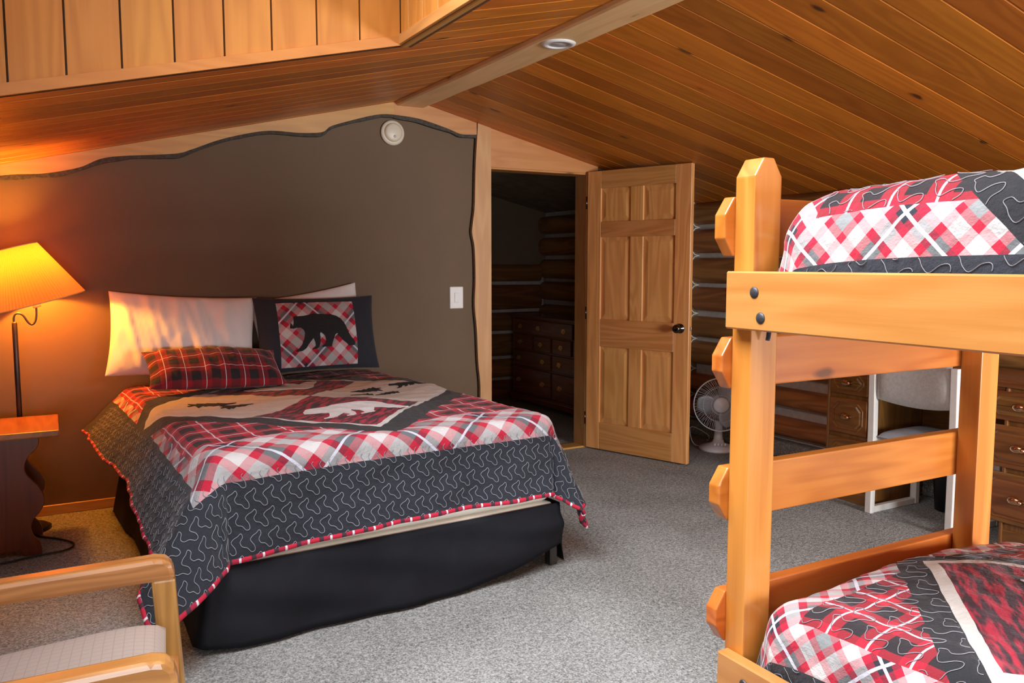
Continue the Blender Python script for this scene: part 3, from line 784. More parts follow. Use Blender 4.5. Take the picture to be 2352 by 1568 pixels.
# drape: flat cloth coordinates -> hanging surface
class Drape:
    def __init__(s, hx, y0, y1, z, r, fl_l, fl_r, fl_f, fl_h, sag, seed, fold=0.018, foldk=9.0, hang0=True, hang1=True):
        s.__dict__.update(locals())
    def pos(s, u, t):
        hx, r = s.hx - s.r, s.r
        du = np.maximum(np.abs(u) - hx, 0)
        if callable(getattr(s, 'lscale', None)): du = np.where(u < 0, du * s.lscale(t), du)
        dl = np.maximum(s.y0 + r - t, 0) if s.hang0 else np.zeros_like(t)
        if callable(getattr(s, 'fscale', None)): dl = dl * s.fscale(u)
        dh = np.maximum(t - (s.y1 - r), 0) if s.hang1 else np.zeros_like(t)
        dt = dl + dh
        rho = np.hypot(du, dt); safe = np.maximum(rho, 1e-9)
        cx = np.sign(u) * du / safe; cy = (dh - dl) / safe
        fu = np.where(u < 0, s.fl_l, s.fl_r) + 0.0 * t
        if callable(getattr(s, 'lvar', None)): fu = np.where(u < 0, s.lvar(t), fu)
        ft = np.where(dl > 0, s.fl_f, s.fl_h)
        fl = fu * cx ** 2 + ft * cy ** 2
        fl = fl + getattr(s, 'cflare', 0.0) * (2 * np.abs(cx * cy)) ** 1.0 * np.where(u < 0, 1.0, 0.35)
        te = PI / 2 - fl
        th = np.minimum(rho / r, te)
        ext = np.maximum(rho - r * te, 0)
        out = r * np.sin(th) + ext * np.cos(te)
        dn = r * (1 - np.cos(th)) + ext * np.sin(te)
        bx = np.clip(u, -hx, hx); by = np.clip(t, s.y0 + r if s.hang0 else -9, s.y1 - r if s.hang1 else 9)
        phi = np.arctan2(dt, du + 1e-9)
        per = by * 1.0 * (np.abs(cx)) + bx * np.abs(cy) + phi * 0.35
        k = np.clip(ext / 0.30, 0, 1.4)
        crn = np.clip(np.minimum(du, dt) / 0.10, 0, 1)
        out = out + s.fold * np.where((u < 0) & (np.abs(cx) > 0.9), 0.45, 1.0) * k * (np.sin(per * s.foldk + s.seed) + 0.5 * np.sin(per * s.foldk * 2.3 + 1.3 * s.seed))
        out = out + crn * k * 0.035 * np.cos(4 * (phi - PI / 4))
        X = bx + cx * out; Y = by + cy * out; Z = s.z - dn
        flat = np.exp(-(dn / 0.05) ** 2)
        cr_ = getattr(s, 'crown', 0.0)
        if cr_: Z = Z - cr_ * np.exp(-np.maximum(s.y1 - t, 0) / 0.17) - 0.35 * cr_ * np.exp(-np.maximum(s.hx - np.abs(u), 0) / 0.12)
        Z = Z + flat * (s.sag * smoothnoise(u, t, s.seed, 3, 1.3) + 0.0026 * smoothnoise(u, t, s.seed + 1, 2, 9.0))
        wr = (1 - flat) * 0.005 * smoothnoise(u, t, s.seed + 2, 3, 5.0)
        return np.stack([X + cx * wr, Y + cy * wr, Z], -1)
    def full(s, u, t, off=0.0):
        p = s.pos(u, t)
        if off:
            e = 1e-3
            a = s.pos(u + e, t) - p; b = s.pos(u, t + e) - p
            n = np.cross(a, b); n /= np.maximum(np.linalg.norm(n, axis=-1, keepdims=True), 1e-12)
            p = p + n * off
        return p
def quilt_mesh(name, dr, u0, u1, t0, t1, step, mat, parent=None, loc=(0, 0, 0), rotz=0, thick=0.012):
    nu, nt_ = int((u1 - u0) / step) + 1, int((t1 - t0) / step) + 1
    U, T = np.meshgrid(np.linspace(u0, u1, nu), np.linspace(t0, t1, nt_), indexing='ij')
    p = dr.full(U, T).reshape(-1, 3)
    uv = np.stack([U.ravel(), T.ravel()], 1)
    o = mesh(name, p, grid_faces(nu, nt_), mat, parent, loc, True, uv)
    o.rotation_euler = (0, 0, rotz); solid(o, thick, -1)
    return o
def binding_strip(dr, u0, u1, t0, t1, parent, sides, wdt=0.015):
    for sname in sides:
        n = 220
        if sname == 'foot': uu = np.linspace(u0, u1, n); tt = np.full(n, t0); di = (0, 1)
        elif sname == 'head': uu = np.linspace(u0, u1, n); tt = np.full(n, t1); di = (0, -1)
        elif sname == 'left': tt = np.linspace(t0, t1, n); uu = np.full(n, u0); di = (1, 0)
        else: tt = np.linspace(t0, t1, n); uu = np.full(n, u1); di = (-1, 0)
        prof = [(wdt, 0.0005), (wdt * 0.7, 0.005), (0.0, 0.005), (-0.004, -0.004), (0.0, -0.015), (wdt, -0.015)]
        rows = [dr.full(uu + di[0] * a, tt + di[1] * a, h) for a, h in prof]
        v = np.stack(rows, 1).reshape(-1, 3)
        arc = np.concatenate([[0], np.cumsum(np.linalg.norm(np.diff(rows[2], axis=0), axis=1))])
        uv = np.stack([np.repeat(arc, len(prof)), np.tile(np.arange(len(prof)) * 0.01, n)], 1)
        mesh('binding', v, grid_faces(n, len(prof)), 'binding', parent, smooth=True, uv=uv)
MO = [(0, .45), (.083, .27), (-.06, .06), (.04, -.14), (.29, -.23), (.5, -.44), (.69, -.41), (.67, -.18), (.48, .10), (.625, .26), (.83, .34)]
def _motif(n=4):
    P = np.array(MO); L = len(P); out = []
    for i in range(L):
        p0, p1, p2, p3 = [P[(i + k) % L] + np.array([math.floor((i + k) / L), 0]) for k in (-1, 0, 1, 2)]
        for t in np.arange(n) / n:
            out.append(.5 * (2 * p1 + (p2 - p0) * t + (2 * p0 - 5 * p1 + 4 * p2 - p3) * t * t + (3 * p1 - p0 - 3 * p2 + p3) * t ** 3))
    return np.array(out)
MOTIF = _motif()
def stitching(dr, u0, u1, t0, t1, parent, lam=0.0655, rowh=0.0715, wd=0.0012, skip=None, mat='thread', seed=1):
    r = np.random.default_rng(seed)
    vs, fs, base = [], [], 0
    rows = int((t1 - t0) / rowh) + 1
    for j in range(rows):
        tc_ = t1 - (j + 0.42) * rowh; nm = int((u1 - u0) / lam) + 2
        sh = 0.09 * lam * j + r.uniform(-0.004, 0.004)
        x_ = np.concatenate([MOTIF[:, 0] + k for k in range(-1, nm)]) * lam + u0 + (sh % lam)
        y_ = tc_ + np.tile(MOTIF[:, 1], nm + 1) * rowh
        ok = (x_ > u0 + 0.012) & (x_ < u1 - 0.012) & (y_ > t0 + 0.012) & (y_ < t1 - 0.012)
        if skip is not None: ok &= ~skip(x_, y_)
        dx, dy = np.gradient(x_), np.gradient(y_); L = np.hypot(dx, dy); nx, ny = -dy / L, dx / L
        p1 = dr.full(x_ + nx * wd, y_ + ny * wd, 0.0016); p2 = dr.full(x_ - nx * wd, y_ - ny * wd, 0.0016)
        pm = dr.full(x_, y_, 0.0030)
        v = np.stack([p1, pm, p2], 1).reshape(-1, 3); vs.append(v)
        idx = np.arange(len(x_) - 1); idx = idx[ok[:-1] & ok[1:]]
        q = base + idx * 3
        fs.append(np.concatenate([np.stack([q, q + 1, q + 4, q + 3], 1), np.stack([q + 1, q + 2, q + 5, q + 4], 1)]))
        base += len(v)
    V_, F_ = np.concatenate(vs), np.concatenate(fs)
    used = np.unique(F_); remap = np.full(len(V_), -1); remap[used] = np.arange(len(used))
    o = mesh('stitching', V_[used], remap[F_], mat, parent, smooth=True); stuff(o); return o
def applique(name, dr, poly, mat, parent, off=0.003, cell=0.03):
    pts = [Vector(p) for p in poly]; n = len(pts)
    xs = [p[0] for p in poly]; ys = [p[1] for p in poly]; inner = []
    def inside(x_, y_):
        c = False
        for i in range(n):
            (xa, ya), (xb, yb) = poly[i], poly[i - 1]
            if (ya > y_) != (yb > y_) and x_ < (xb - xa) * (y_ - ya) / (yb - ya) + xa: c = not c
        return c
    for gx in np.arange(min(xs), max(xs), cell):
        for gy in np.arange(min(ys), max(ys), cell):
            if inside(gx, gy): inner.append(Vector((gx, gy)))
    vv, _, ff, *_ = delaunay_2d_cdt([Vector((p[0], p[1])) for p in poly] + inner, [(i, (i + 1) % n) for i in range(n)], [], 1, 1e-5)
    U = np.array([p.x for p in vv]); T = np.array([p.y for p in vv])
    o = mesh(name, dr.full(U, T, off), ff, mat, parent, smooth=False, uv=np.stack([U, T], 1)); solid(o, off * 0.9, -1); return o
BEAR = [(535, 745), (545, 690), (560, 640), (590, 600), (600, 572), (630, 558), (660, 565), (760, 562), (850, 545), (900, 530), (1000, 538), (1080, 545), (1180, 548), (1270, 575), (1340, 620), (1390, 690), (1420, 760), (1450, 850), (1490, 920), (1530, 965), (1545, 1010), (1530, 1050), (1430, 1050), (1425, 1030), (1390, 1000), (1340, 960), (1300, 900), (1265, 850), (1230, 870), (1200, 930), (1170, 1000), (1160, 1050), (1010, 1056), (1010, 1040), (1075, 1000), (1075, 930), (1065, 880), (1000, 820), (985, 850), (985, 960), (960, 1050), (920, 1080), (850, 1082), (850, 1070), (905, 1040), (905, 980), (880, 910), (800, 1000), (760, 1060), (700, 1100), (610, 1108), (610, 1085), (650, 1060), (700, 1000), (740, 900), (755, 820), (740, 780), (700, 745), (640, 742), (590, 755)]
BEAR = [((x_ - 1040) / 1000.0, -(y_ - 820) / 1000.0) for x_, y_ in BEAR]
def bearp(cx, cy, s, rot=0.0, flip=1):
    c, sn = math.cos(rot), math.sin(rot)
    return [(cx + s * (c * x_ * flip - sn * y_), cy + s * (sn * x_ * flip + c * y_)) for x_, y_ in BEAR]
def treep(cx, cy, s, rot=0.0):
    L = [(-0.03, -0.5), (0.03, -0.5), (0.03, -0.38)]; Rr = []
    pts = [(0.03, -0.38), (0.26, -0.40), (0.13, -0.26), (0.22, -0.24), (0.10, -0.08), (0.18, -0.06), (0.07, 0.12), (0.13, 0.14), (0.04, 0.32), (0.0, 0.5)]
    P = [(0.03, -0.5)] + pts; P = P + [(-a, b) for a, b in P[-2::-1]]
    c, sn = math.cos(rot), math.sin(rot)
    return [(cx + s * (c * a - sn * b), cy + s * (sn * a + c * b)) for a, b in P]

qd = Drape(HW, -HL, HL, 0.697, 0.062, R(34), R(14), R(6), 0.0, 0.011, 11, 0.016, 8.0, True, False)
qd.lvar = lambda t: R(30) + R(16) * np.clip((t + 0.3) / 1.0, 0, 1)
qd.lscale = lambda t: 0.78 + 0.30 * np.clip((-t - 0.1) / 1.0, 0, 1)
qd.cflare = R(13)
QU0, QU1, QT0, QT1 = -1.135, 1.11, -1.335, 0.985
qd.fscale = lambda u: 1.0 + 0.16 * np.clip(-u / 0.76 - 0.25, 0, 1)
quilt = quilt_mesh('quilt', qd, QU0, QU1, QT0, QT1, 0.014, 'quilt_queen', None, (BX, BY, 0), BR, 0.010)
tag(quilt, 'lodge quilt with plaid diamond and black stitched border draped over the queen bed', 'quilt')
binding_strip(qd, QU0, QU1, QT0, QT1, quilt, ('foot', 'left', 'right'))
stitching(qd, QU0, QU1, QT0, -1.03, quilt)
stitching(qd, QU0, -0.87, -1.03, 0.9, quilt, seed=2)
stitching(qd, 0.87, QU1, -1.03, 0.9, quilt, seed=3)
applique('bear_applique', qd, bearp(0.06, -0.36, 0.46, 0.0), 'paleapp', quilt)
applique('bear_applique', qd, bearp(0.0, 0.52, 0.44, PI, -1), 'cream', quilt)
for tx, ty, s_, r_ in ((-0.47, 0.12, 0.24, R(-80)), (-0.38, 0.02, 0.17, R(-75)), (0.34, 0.17, 0.19, R(100)), (0.41, 0.05, 0.14, R(95)), (0.27, 0.06, 0.13, R(95))):
    applique('tree_applique', qd, treep(tx, ty, s_, r_), 'blackapp', quilt)
applique('bear_applique', qd, bearp(0.60, 0.20, 0.20, 0.0), 'blackapp', quilt)

# ------------------------------------------------------------------ pillows
def pillow(name, wx, wy, th, mat, loc, rot, label, group=None, seed=0, pinch=0.06, wrinkle=0.006, flange=0.0, n=56, dirw=(1, 0.4)):
    s = np.linspace(-1, 1, n); U, T = np.meshgrid(s, s, indexing='ij')
    # corners stay out, sides pull in
    X = U * wx / 2 * (1 - pinch * (1 - T ** 2) * np.abs(U) ** 3)
    Y = T * wy / 2 * (1 - pinch * 1.3 * (1 - U ** 2) * np.abs(T) ** 3)
    prof = np.clip((1 - np.abs(U) ** 2.6), 0, 1) ** 0.62 * np.clip((1 - np.abs(T) ** 2.4), 0, 1) ** 0.62
    if flange:
        fu = np.clip((1 - np.abs(U)) / flange - 0.0, 0, 1)
        prof = prof * (0.25 + 0.75 * fu)
    w_ = wrinkle * (smoothnoise(X * 1.6 * dirw[0] + Y * 0.5, Y * dirw[1] - X * 0.4, seed, 3, 4.0) + 0.8 * np.abs(smoothnoise(X * 2.2 * dirw[0] + Y * 0.7, Y * dirw[1] * 0.5, seed + 5, 2, 5.0)))
    edge = np.clip(prof * 2.2, 0, 1)
    Zt = th / 2 * prof + w_ * edge + 0.001; Zb = -th / 2 * prof * 0.9 - 0.001
    v = np.concatenate([np.stack([X, Y, Zt], -1).reshape(-1, 3), np.stack([X, Y, Zb], -1).reshape(-1, 3)])
    f = grid_faces(n, n); f2 = f[:, ::-1] + n * n
    b = [i * n for i in range(n)] + [(n - 1) * n + i for i in range(1, n)] + [i * n + n - 1 for i in range(n - 2, -1, -1)] + [i for i in range(n - 2, 0, -1)]
    rim = [(b[i], b[i - 1], b[i - 1] + n * n, b[i] + n * n) for i in range(len(b))]
    uv = np.stack([X.ravel(), Y.ravel()], 1); uv = np.concatenate([uv, uv])
    o = mesh(name, v, np.concatenate([f, f2, np.array(rim)]), mat, None, loc, True, uv)
    o.rotation_euler = rot; tag(o, label, 'pillow', group); o['_h'] = 0
    del o['_h']
    return o, (X, Y, Zt, wx, wy, th, prof)
# rot: local x across, local y up along the lean, local z toward the room
p1, _ = pillow('white_pillow', 0.78, 0.47, 0.15, 'linen', (0.650, 4.975, 0.970), (R(78), R(3.5), R(-8)), 'white pillow standing against the wall nearest the lamp', 'white pillows at the bed head', 21, 0.05, 0.010)
p2, _ = pillow('white_pillow', 0.68, 0.44, 0.10, 'linen', (1.395, 5.060, 0.985), (R(84), R(-9), R(2)), 'white pillow mostly hidden behind the bear sham', 'white pillows at the bed head', 33, 0.05, 0.006)
sham, sg = pillow('bear_sham', 0.735, 0.455, 0.14, 'sham', (1.395, 4.900, 0.955), (R(76), 0, R(2)), 'plaid pillow sham with a black bear and black side borders', None, 41, 0.045, 0.004, 0.0)
class PillowSurf:
    def __init__(s, wx, wy, th): s.wx, s.wy, s.th = wx, wy, th
    def full(s, u, t, off=0):
        U, T = np.clip(u / (s.wx / 2), -1, 1), np.clip(t / (s.wy / 2), -1, 1)
        prof = np.clip((1 - np.abs(U) ** 2.6), 0, 1) ** 0.62 * np.clip((1 - np.abs(T) ** 2.4), 0, 1) ** 0.62
        return np.stack([u, t, s.th / 2 * prof + 0.004 + off], -1)
applique('bear_applique', PillowSurf(0.735, 0.455, 0.14), bearp(0.010, 0.0, 0.385), 'blackapp', sham, 0.003, 0.02)
p4, _ = pillow('plaid_pillow', 0.70, 0.34, 0.15, 'flannel', (0.765, 4.655, 0.812), (R(28), R(2), R(2)), 'small red and black plaid pillow lying in front of the white one', None, 57, 0.05, 0.008)

# ------------------------------------------------------------------ bunk bed
bk = thing('bunk_bed', 'honey pine bunk bed with bolted rails and chamfered end boards', 'bunk bed', (2.035, 0.52, 0))
BO = (2.035, 0.52, 0)
PXL, PXR, PW, PD_ = 1.51, 2.468, 0.090, 0.066
YF, YNB = 1.50, -0.50
def post(x0, y0, parent=bk, top=1.632):
    c = 0.028
    o = prism('post', [(0, 0), (PW, 0), (PW, top - 0.045), (PW - c, top), (c, top), (0, top - 0.045)], 0, PD_, 'bunk_z', parent, (x0 - BO[0], y0 - BO[1], 0), 0.004)
    return o
for xx in (PXL, PXR):
    post(xx, YF); post(xx, YNB - PD_)
ENDS = [(1.392, 1.540), (1.056, 1.186), (0.712, 0.850), (0.388, 0.522)]
def endboard(z0, z1, ya, yb, xa=1.478, xb=2.590):
    c = 0.045; h = z1 - z0
    return prism('end_board', [(xa, z0 + c), (xa + 0.030, z0), (xb - 0.030, z0), (xb, z0 + c), (xb, z1 - c), (xb - 0.030, z1), (xa + 0.030, z1), (xa, z1 - c)], ya, yb, 'bunk_x', bk, (-BO[0], -BO[1], 0), 0.004)
for z0, z1 in ENDS:
    endboard(z0, z1, YF + PD_ + 0.0005, YF + PD_ + 0.0385)
    endboard(z0, z1, YNB - PD_ - 0.0385, YNB - PD_ - 0.0005)
boltp = [(0, 0), (0.0135, 0), (0.0135, 0.002), (0.009, 0.0045), (0, 0.005)]
for (z0, z1) in ((1.213, 1.355), (0.236, 0.376)):
    for side, (xa, xb) in enumerate(((PXL - 0.038, PXL - 0.0005), (PXR + PW + 0.0005, PXR + PW + 0.038))):
        ra = box('side_rail', xa, xb, YNB - PD_ + 0.01, YF + PD_ - 0.012, z0, z1, 'bunk_y', bk, 0.004, BO)
        for yy, zz in ((YF - 0.044, z1 - 0.050), (YF - 0.066, z1 - 0.110), (YNB + 0.0, z1 - 0.050), (YNB - 0.02, z1 - 0.110)):
            sx = -1 if side == 0 else 1
            lathe('bolt', boltp, 'bolt', ra, ((xa if side == 0 else xb) - BO[0] - ra.location.x, yy - BO[1] - ra.location.y, zz - ra.location.z), 16, (0, R(90) * sx, 0))
    for i in range(12):
        yy = YNB + 0.05 + i * (YF - YNB - 0.1) / 11
        box('slat', PXL + 0.001, PXR + PW - 0.001, yy - 0.03, yy + 0.03, z0 + 0.02, z0 + 0.038, 'bunk_x', bk, 0.002, BO)
for zb, zt in ((1.253, 1.510), (0.290, 0.515)):
    mm = rbox('mattress', 0.455, 0.955, zb, zt, 0.06, 'mattress', bk); mm.location = (2.035 - BO[0], 0.50 - BO[1], 0)

# twin quilts: flat origin at the middle of the mattress, +t toward the far end
def twin(name, z, hx, yc, tsh, label, seed, rr, drop, zmin, sag, endflare):
    dr = Drape(hx, -0.95, 1.0, z, rr, R(3), R(3), 0.0, endflare, sag, seed, 0.006, 11.0, False, True)
    dr.crown = 0.055
    t1 = 1.0 + drop; t0 = -0.90
    q = quilt_mesh(name, dr, -hx - drop, hx + drop, t0, t1, 0.012, 'quilt_twin', None, (2.035, 0.485, 0), 0, 0.010)
    tag(q, label, 'quilt', 'plaid quilts on the bunk bed')
    d_ = dr
    stitching(dr, -hx - drop, hx + drop, -0.2, t1, q, lam=0.078, rowh=0.082, wd=0.0009, mat='thread_soft', seed=seed,
              skip=lambda x_, y_: ((np.abs(x_) + np.abs(y_)) < 0.885) | (((np.abs(x_) > 0.505) | (y_ > 0.865)) & (np.abs(x_) < 0.615) & (y_ < 1.045) & ((np.abs(x_) + np.abs(y_)) > 0.985)))
    return q, dr
q1, d1 = twin('bunk_quilt', 1.572, 0.495, 0.485, 0, 'plaid and black quilt tucked into the upper bunk', 61, 0.095, 0.165, 1.30, 0.012, R(6))
q2, d2 = twin('bunk_quilt', 0.586, 0.515, 0.485, 0, 'plaid quilt with a cream edged diamond on the lower bunk', 73, 0.08, 0.205, 0.32, 0.014, R(4))
# cream antlers of a moose near the diamond's corner
ANT = [(0.0, 0.0), (0.05, 0.02), (0.10, 0.015), (0.15, 0.04), (0.20, 0.03), (0.24, 0.06), (0.30, 0.03), (0.36, 0.05), (0.37, -0.06), (0.30, -0.10), (0.20, -0.06), (0.12, -0.05), (0.05, -0.03)]
applique('moose_applique', d2, [(-0.06 + a * 0.8, 0.56 + b * 0.9) for a, b in ANT], 'paleapp', q2, 0.003, 0.03)
for k_, (ax, ay) in enumerate(((0.02, 0.585), (0.07, 0.605), (0.12, 0.60), (0.18, 0.605))):
    applique('antler_applique', d2, [(ax - 0.012, ay - 0.03), (ax + 0.012, ay - 0.03), (ax + 0.016, ay + 0.045), (ax + 0.002, ay + 0.055)], 'paleapp', q2, 0.003, 0.03)

# ------------------------------------------------------------------ nightstand (trestle)
NX0, NX1, NY0, NY1, NZ = -0.46, 0.012, 4.375, 4.850, 0.600
ns = thing('nightstand', 'red brown wooden nightstand with scalloped side panel beside the lamp', 'nightstand', (-0.224, 4.615, 0))
NO = (-0.224, 4.615, 0)
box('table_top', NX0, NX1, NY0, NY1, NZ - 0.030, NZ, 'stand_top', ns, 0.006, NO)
def scallop():
    c = -0.224
    right = [(0.148, 0.570), (0.150, 0.535), (0.135, 0.505), (0.105, 0.475), (0.088, 0.435), (0.090, 0.395), (0.112, 0.360), (0.140, 0.325), (0.158, 0.285), (0.160, 0.245), (0.140, 0.205), (0.110, 0.170), (0.100, 0.130), (0.108, 0.095), (0.130, 0.065), (0.140, 0.030), (0.140, 0.0)]
    r_ = sp2(right, 4)
    return r_ + [(0.07, 0.0), (0.05, 0.03), (-0.05, 0.03), (-0.07, 0.0)] + [(-a, b) for a, b in r_[::-1]]
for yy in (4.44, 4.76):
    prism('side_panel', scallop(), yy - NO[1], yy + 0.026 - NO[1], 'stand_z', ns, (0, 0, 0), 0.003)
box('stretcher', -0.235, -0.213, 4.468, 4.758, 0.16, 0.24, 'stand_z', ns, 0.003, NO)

# ------------------------------------------------------------------ lamp behind the nightstand
LX, LY = -0.160, 4.895
lp = thing('floor_lamp', 'lit floor lamp with tilted pleated orange shade and black pole', 'lamp', (LX, LY, 0))
lathe('base', [(0, 0), (0.115, 0), (0.118, 0.012), (0.10, 0.022), (0.03, 0.030), (0.014, 0.05), (0, 0.05)], 'blackmetal', lp)
lathe('pole', [(0, 0.03), (0.0125, 0.03), (0.0125, 1.072), (0.009, 1.080), (0, 1.080)], 'blackmetal', lp, (0, 0, 0), 20)
arm = [(-0.002, 0, 1.07), (-0.002, 0, 1.100), (0.004, 0, 1.117), (0.018, 0, 1.122), (0.039, 0, 1.112), (0.060, 0, 1.076), (0.078, 0, 1.064), (0.094, 0, 1.086), (0.099, 0, 1.135), (0.096, 0, 1.185)]
tube('arm', spline(arm, 6), 0.0052, 'blackmetal', lp, (0, 0, 0), 10)
tl = R(-14.8)
shc = Vector((-0.062 - LX, 0, 1.174)); axis = Vector((math.sin(tl), 0, math.cos(tl)))
lathe('socket', [(0, -0.02), (0.018, -0.02), (0.020, 0.0), (0.017, 0.05), (0, 0.05)], 'socket', lp, tuple(shc - axis * 0.005), 20, (0, tl, 0))
lathe('bulb', [(0, 0.05), (0.013, 0.05), (0.018, 0.07), (0.030, 0.095), (0.031, 0.115), (0.022, 0.138), (0, 0.146)], 'bulb', lp, tuple(shc), 20, (0, tl, 0))
def shade():
    n, rows = 180, 10; v = []
    for k in range(rows + 1):
        a = k / rows; z = 0.292 * a; r_ = 0.232 + (0.097 - 0.232) * a
        for i in range(n):
            rr = r_ * (1 + (0.012 if i % 2 else -0.012) * (1 + 0.5 * (1 - a)))
            v.append((rr * math.cos(2 * PI * i / n), rr * math.sin(2 * PI * i / n), z))
    f = []
    for k in range(rows):
        for i in range(n): f.append((k * n + i, k * n + (i + 1) % n, (k + 1) * n + (i + 1) % n, (k + 1) * n + i))
    o = mesh('lamp_shade', v, f, 'shade', lp, tuple(shc)); o.rotation_euler = (0, tl, 0)
    for zz, rr in ((0.0, 0.232), (0.292, 0.097)):
        tube('shade_rim', [(rr * math.cos(2 * PI * i / 60), rr * math.sin(2 * PI * i / 60), zz) for i in range(60)], 0.003, 'socket', o, (0, 0, 0), 6, True)
shade()
ld = bpy.data.lights.new('lamp_light', 'POINT'); ld.energy = 66; ld.color = (1.0, 0.40, 0.04); ld.shadow_soft_size = 0.05
lo = bpy.data.objects.new('lamp_light', ld); lo.location = tuple(shc + axis * 0.165); link(lo, lp)
cordp = [(-0.160, 4.80, 0.022), (-0.10, 4.72, 0.008), (-0.01, 4.62, 0.008), (0.05, 4.50, 0.012), (0.015, 4.42, 0.010), (-0.10, 4.40, 0.010), (-0.26, 4.36, 0.010), (-0.45, 4.40, 0.010)]
tube('lamp_cord', [Vector(p) - Vector((LX, LY, 0)) for p in spline(cordp, 8)], 0.0045, 'cord_black', lp, (0, 0, 0), 8)

# ------------------------------------------------------------------ armchair in the foreground
ac = thing('armchair', 'oak armchair with rounded arms and beige plaid seat in the foreground', 'armchair', (-0.05, 2.0, 0), R(-6.5))
def loop_side(yc, name_arm='arm'):
    w2 = 0.029
    # arm with rounded front corner
    poly = [(-0.52, 0.530), (-0.52, 0.575), (0.235, 0.622), (0.262, 0.612), (0.274, 0.588), (0.280, 0.548), (0.225, 0.548), (0.205, 0.575)]
    poly = [(-0.52, 0.545), (-0.52, 0.592), (0.225, 0.622), (0.250, 0.618), (0.266, 0.602), (0.272, 0.575), (0.272, 0.560), (0.212, 0.560)]
    prism(name_arm, poly, yc - w2, yc + w2, 'oak_x', ac, (0, 0, 0), 0.012)
    prism('front_leg', [(0.214, 0.566), (0.272, 0.566), (0.300, 0.0), (0.246, 0.0)], yc - w2 + 0.002, yc + w2 - 0.002, 'oak_z', ac, (0, 0, 0), 0.008)
    prism('rear_leg', [(-0.52, 0.55), (-0.462, 0.55), (-0.50, 0.0), (-0.555, 0.0)], yc - w2 + 0.002, yc + w2 - 0.002, 'oak_z', ac, (0, 0, 0), 0.008)
    prism('side_rail', [(-0.50, 0.25), (-0.50, 0.31), (0.27, 0.37), (0.275, 0.31)], yc - 0.014, yc + 0.014, 'oak_x', ac, (0, 0, 0), 0.004)
AY = 0.300
loop_side(AY); loop_side(-AY)
box('front_rail', 0.245, 0.272, -AY, AY, 0.30, 0.36, 'oak_y', ac, 0.004)
box('back_rail', -0.50, -0.475, -AY, AY, 0.26, 0.32, 'oak_y', ac, 0.004)
def cushion(name, a0, a1, hy, z0, z1, slope, mat, th):
    n, m_ = 40, 40; s = np.linspace(-1, 1, n); U, T = np.meshgrid(s, s, indexing='ij')
    X = (a0 + a1) / 2 + U * (a1 - a0) / 2; Y = T * hy
    pr = np.clip(1 - np.abs(U) ** 5, 0, 1) ** 0.4 * np.clip(1 - np.abs(T) ** 5, 0, 1) ** 0.4
    base = z0 + slope * (X - a0)
    v = np.concatenate([np.stack([X, Y, base + th * (0.45 + 0.55 * pr)], -1).reshape(-1, 3), np.stack([X, Y, base + th * (0.45 - 0.45 * pr)], -1).reshape(-1, 3)])
    f = grid_faces(n, n); return mesh(name, v, np.concatenate([f, f[:, ::-1] + n * n]), mat, ac, smooth=True)
cushion('seat_cushion', -0.47, 0.245, AY - 0.034, 0.325, 0, 0.095, 'seatcloth', 0.105)
bc_ = cushion('back_cushion', -0.30, 0.36, AY - 0.034, 0, 0, 0.0, 'seatcloth', 0.10); bc_.location = (-0.60, 0, 0.70); bc_.rotation_euler = (0, R(-104), 0)
for yy in (-AY + 0.05, AY - 0.05):
    prism('back_post', [(-0.53, 0.30), (-0.485, 0.30), (-0.66, 1.02), (-0.70, 1.02)], yy - 0.02, yy + 0.02, 'oak_z', ac, (0, 0, 0), 0.005)

# ------------------------------------------------------------------ table fan
fan = thing('table_fan', 'white oscillating table fan standing on the carpet by the log wall', 'fan', (4.285, 4.560, 0))
lathe('base', [(0, 0), (0.135, 0), (0.140, 0.010), (0.132, 0.024), (0.085, 0.040), (0.045, 0.055), (0.035, 0.080), (0, 0.082)], 'fanwhite', fan, (0, 0, 0), 36)
lathe('neck', [(0, 0.06), (0.038, 0.06), (0.032, 0.10), (0.028, 0.16), (0.034, 0.20), (0.02, 0.215), (0, 0.215)], 'fanwhite', fan, (0, 0, 0), 24)
fy = math.atan2(-4.56, -4.285) + R(8)      # facing the room
fd = Vector((math.cos(fy), math.sin(fy), 0.06)).normalized(); fr = fd.cross(Vector((0, 0, 1))).normalized(); fu = fr.cross(fd)
fm = Matrix((fr, fu, fd)).transposed().to_4x4(); fm.translation = Vector((0, 0, 0.345)) + fd * 0.03
for k in range(4):
    bm = bmesh.new(); bmesh.ops.create_cube(bm, size=1.0)
    for v in bm.verts: v.co = Vector((-0.036 + 0.024 * k + v.co.x * 0.013, -0.088 + 0, 0.058 + v.co.z * 0.018 + 0)) + Vector((0, v.co.y * 0.02, 0))
    o = from_bm('speed_button', bm, 'fanwhite', fan); o.rotation_euler = (0, 0, fy + PI / 2)
HRAD = 0.193
def grille(zf, dome, nspoke, name):
    bm = bmesh.new()
    def zz(r): return zf + dome * (1 - (r / HRAD) ** 2)
    for r in (HRAD, HRAD * 0.66, 0.070):
        tube_bm([fm @ Vector((r * math.cos(2 * PI * i / 48), r * math.sin(2 * PI * i / 48), zz(r))) for i in range(48)], 0.0035 if r == HRAD else 0.0012, 6, bm, True)
    for k in range(nspoke):
        a = 2 * PI * k / nspoke; sw_ = 0.25
        tube_bm([fm @ Vector((r * math.cos(a + sw_ * (1 - r / HRAD)), r * math.sin(a + sw_ * (1 - r / HRAD)), zz(r))) for r in (0.055, 0.10, 0.15, HRAD)], 0.0009, 4, bm)
    return from_bm(name, bm, 'fanwhite', fan, (0, 0, 0), True)
grille(0.055, 0.035, 72, 'front_grille'); grille(0.035, -0.07, 48, 'rear_grille')
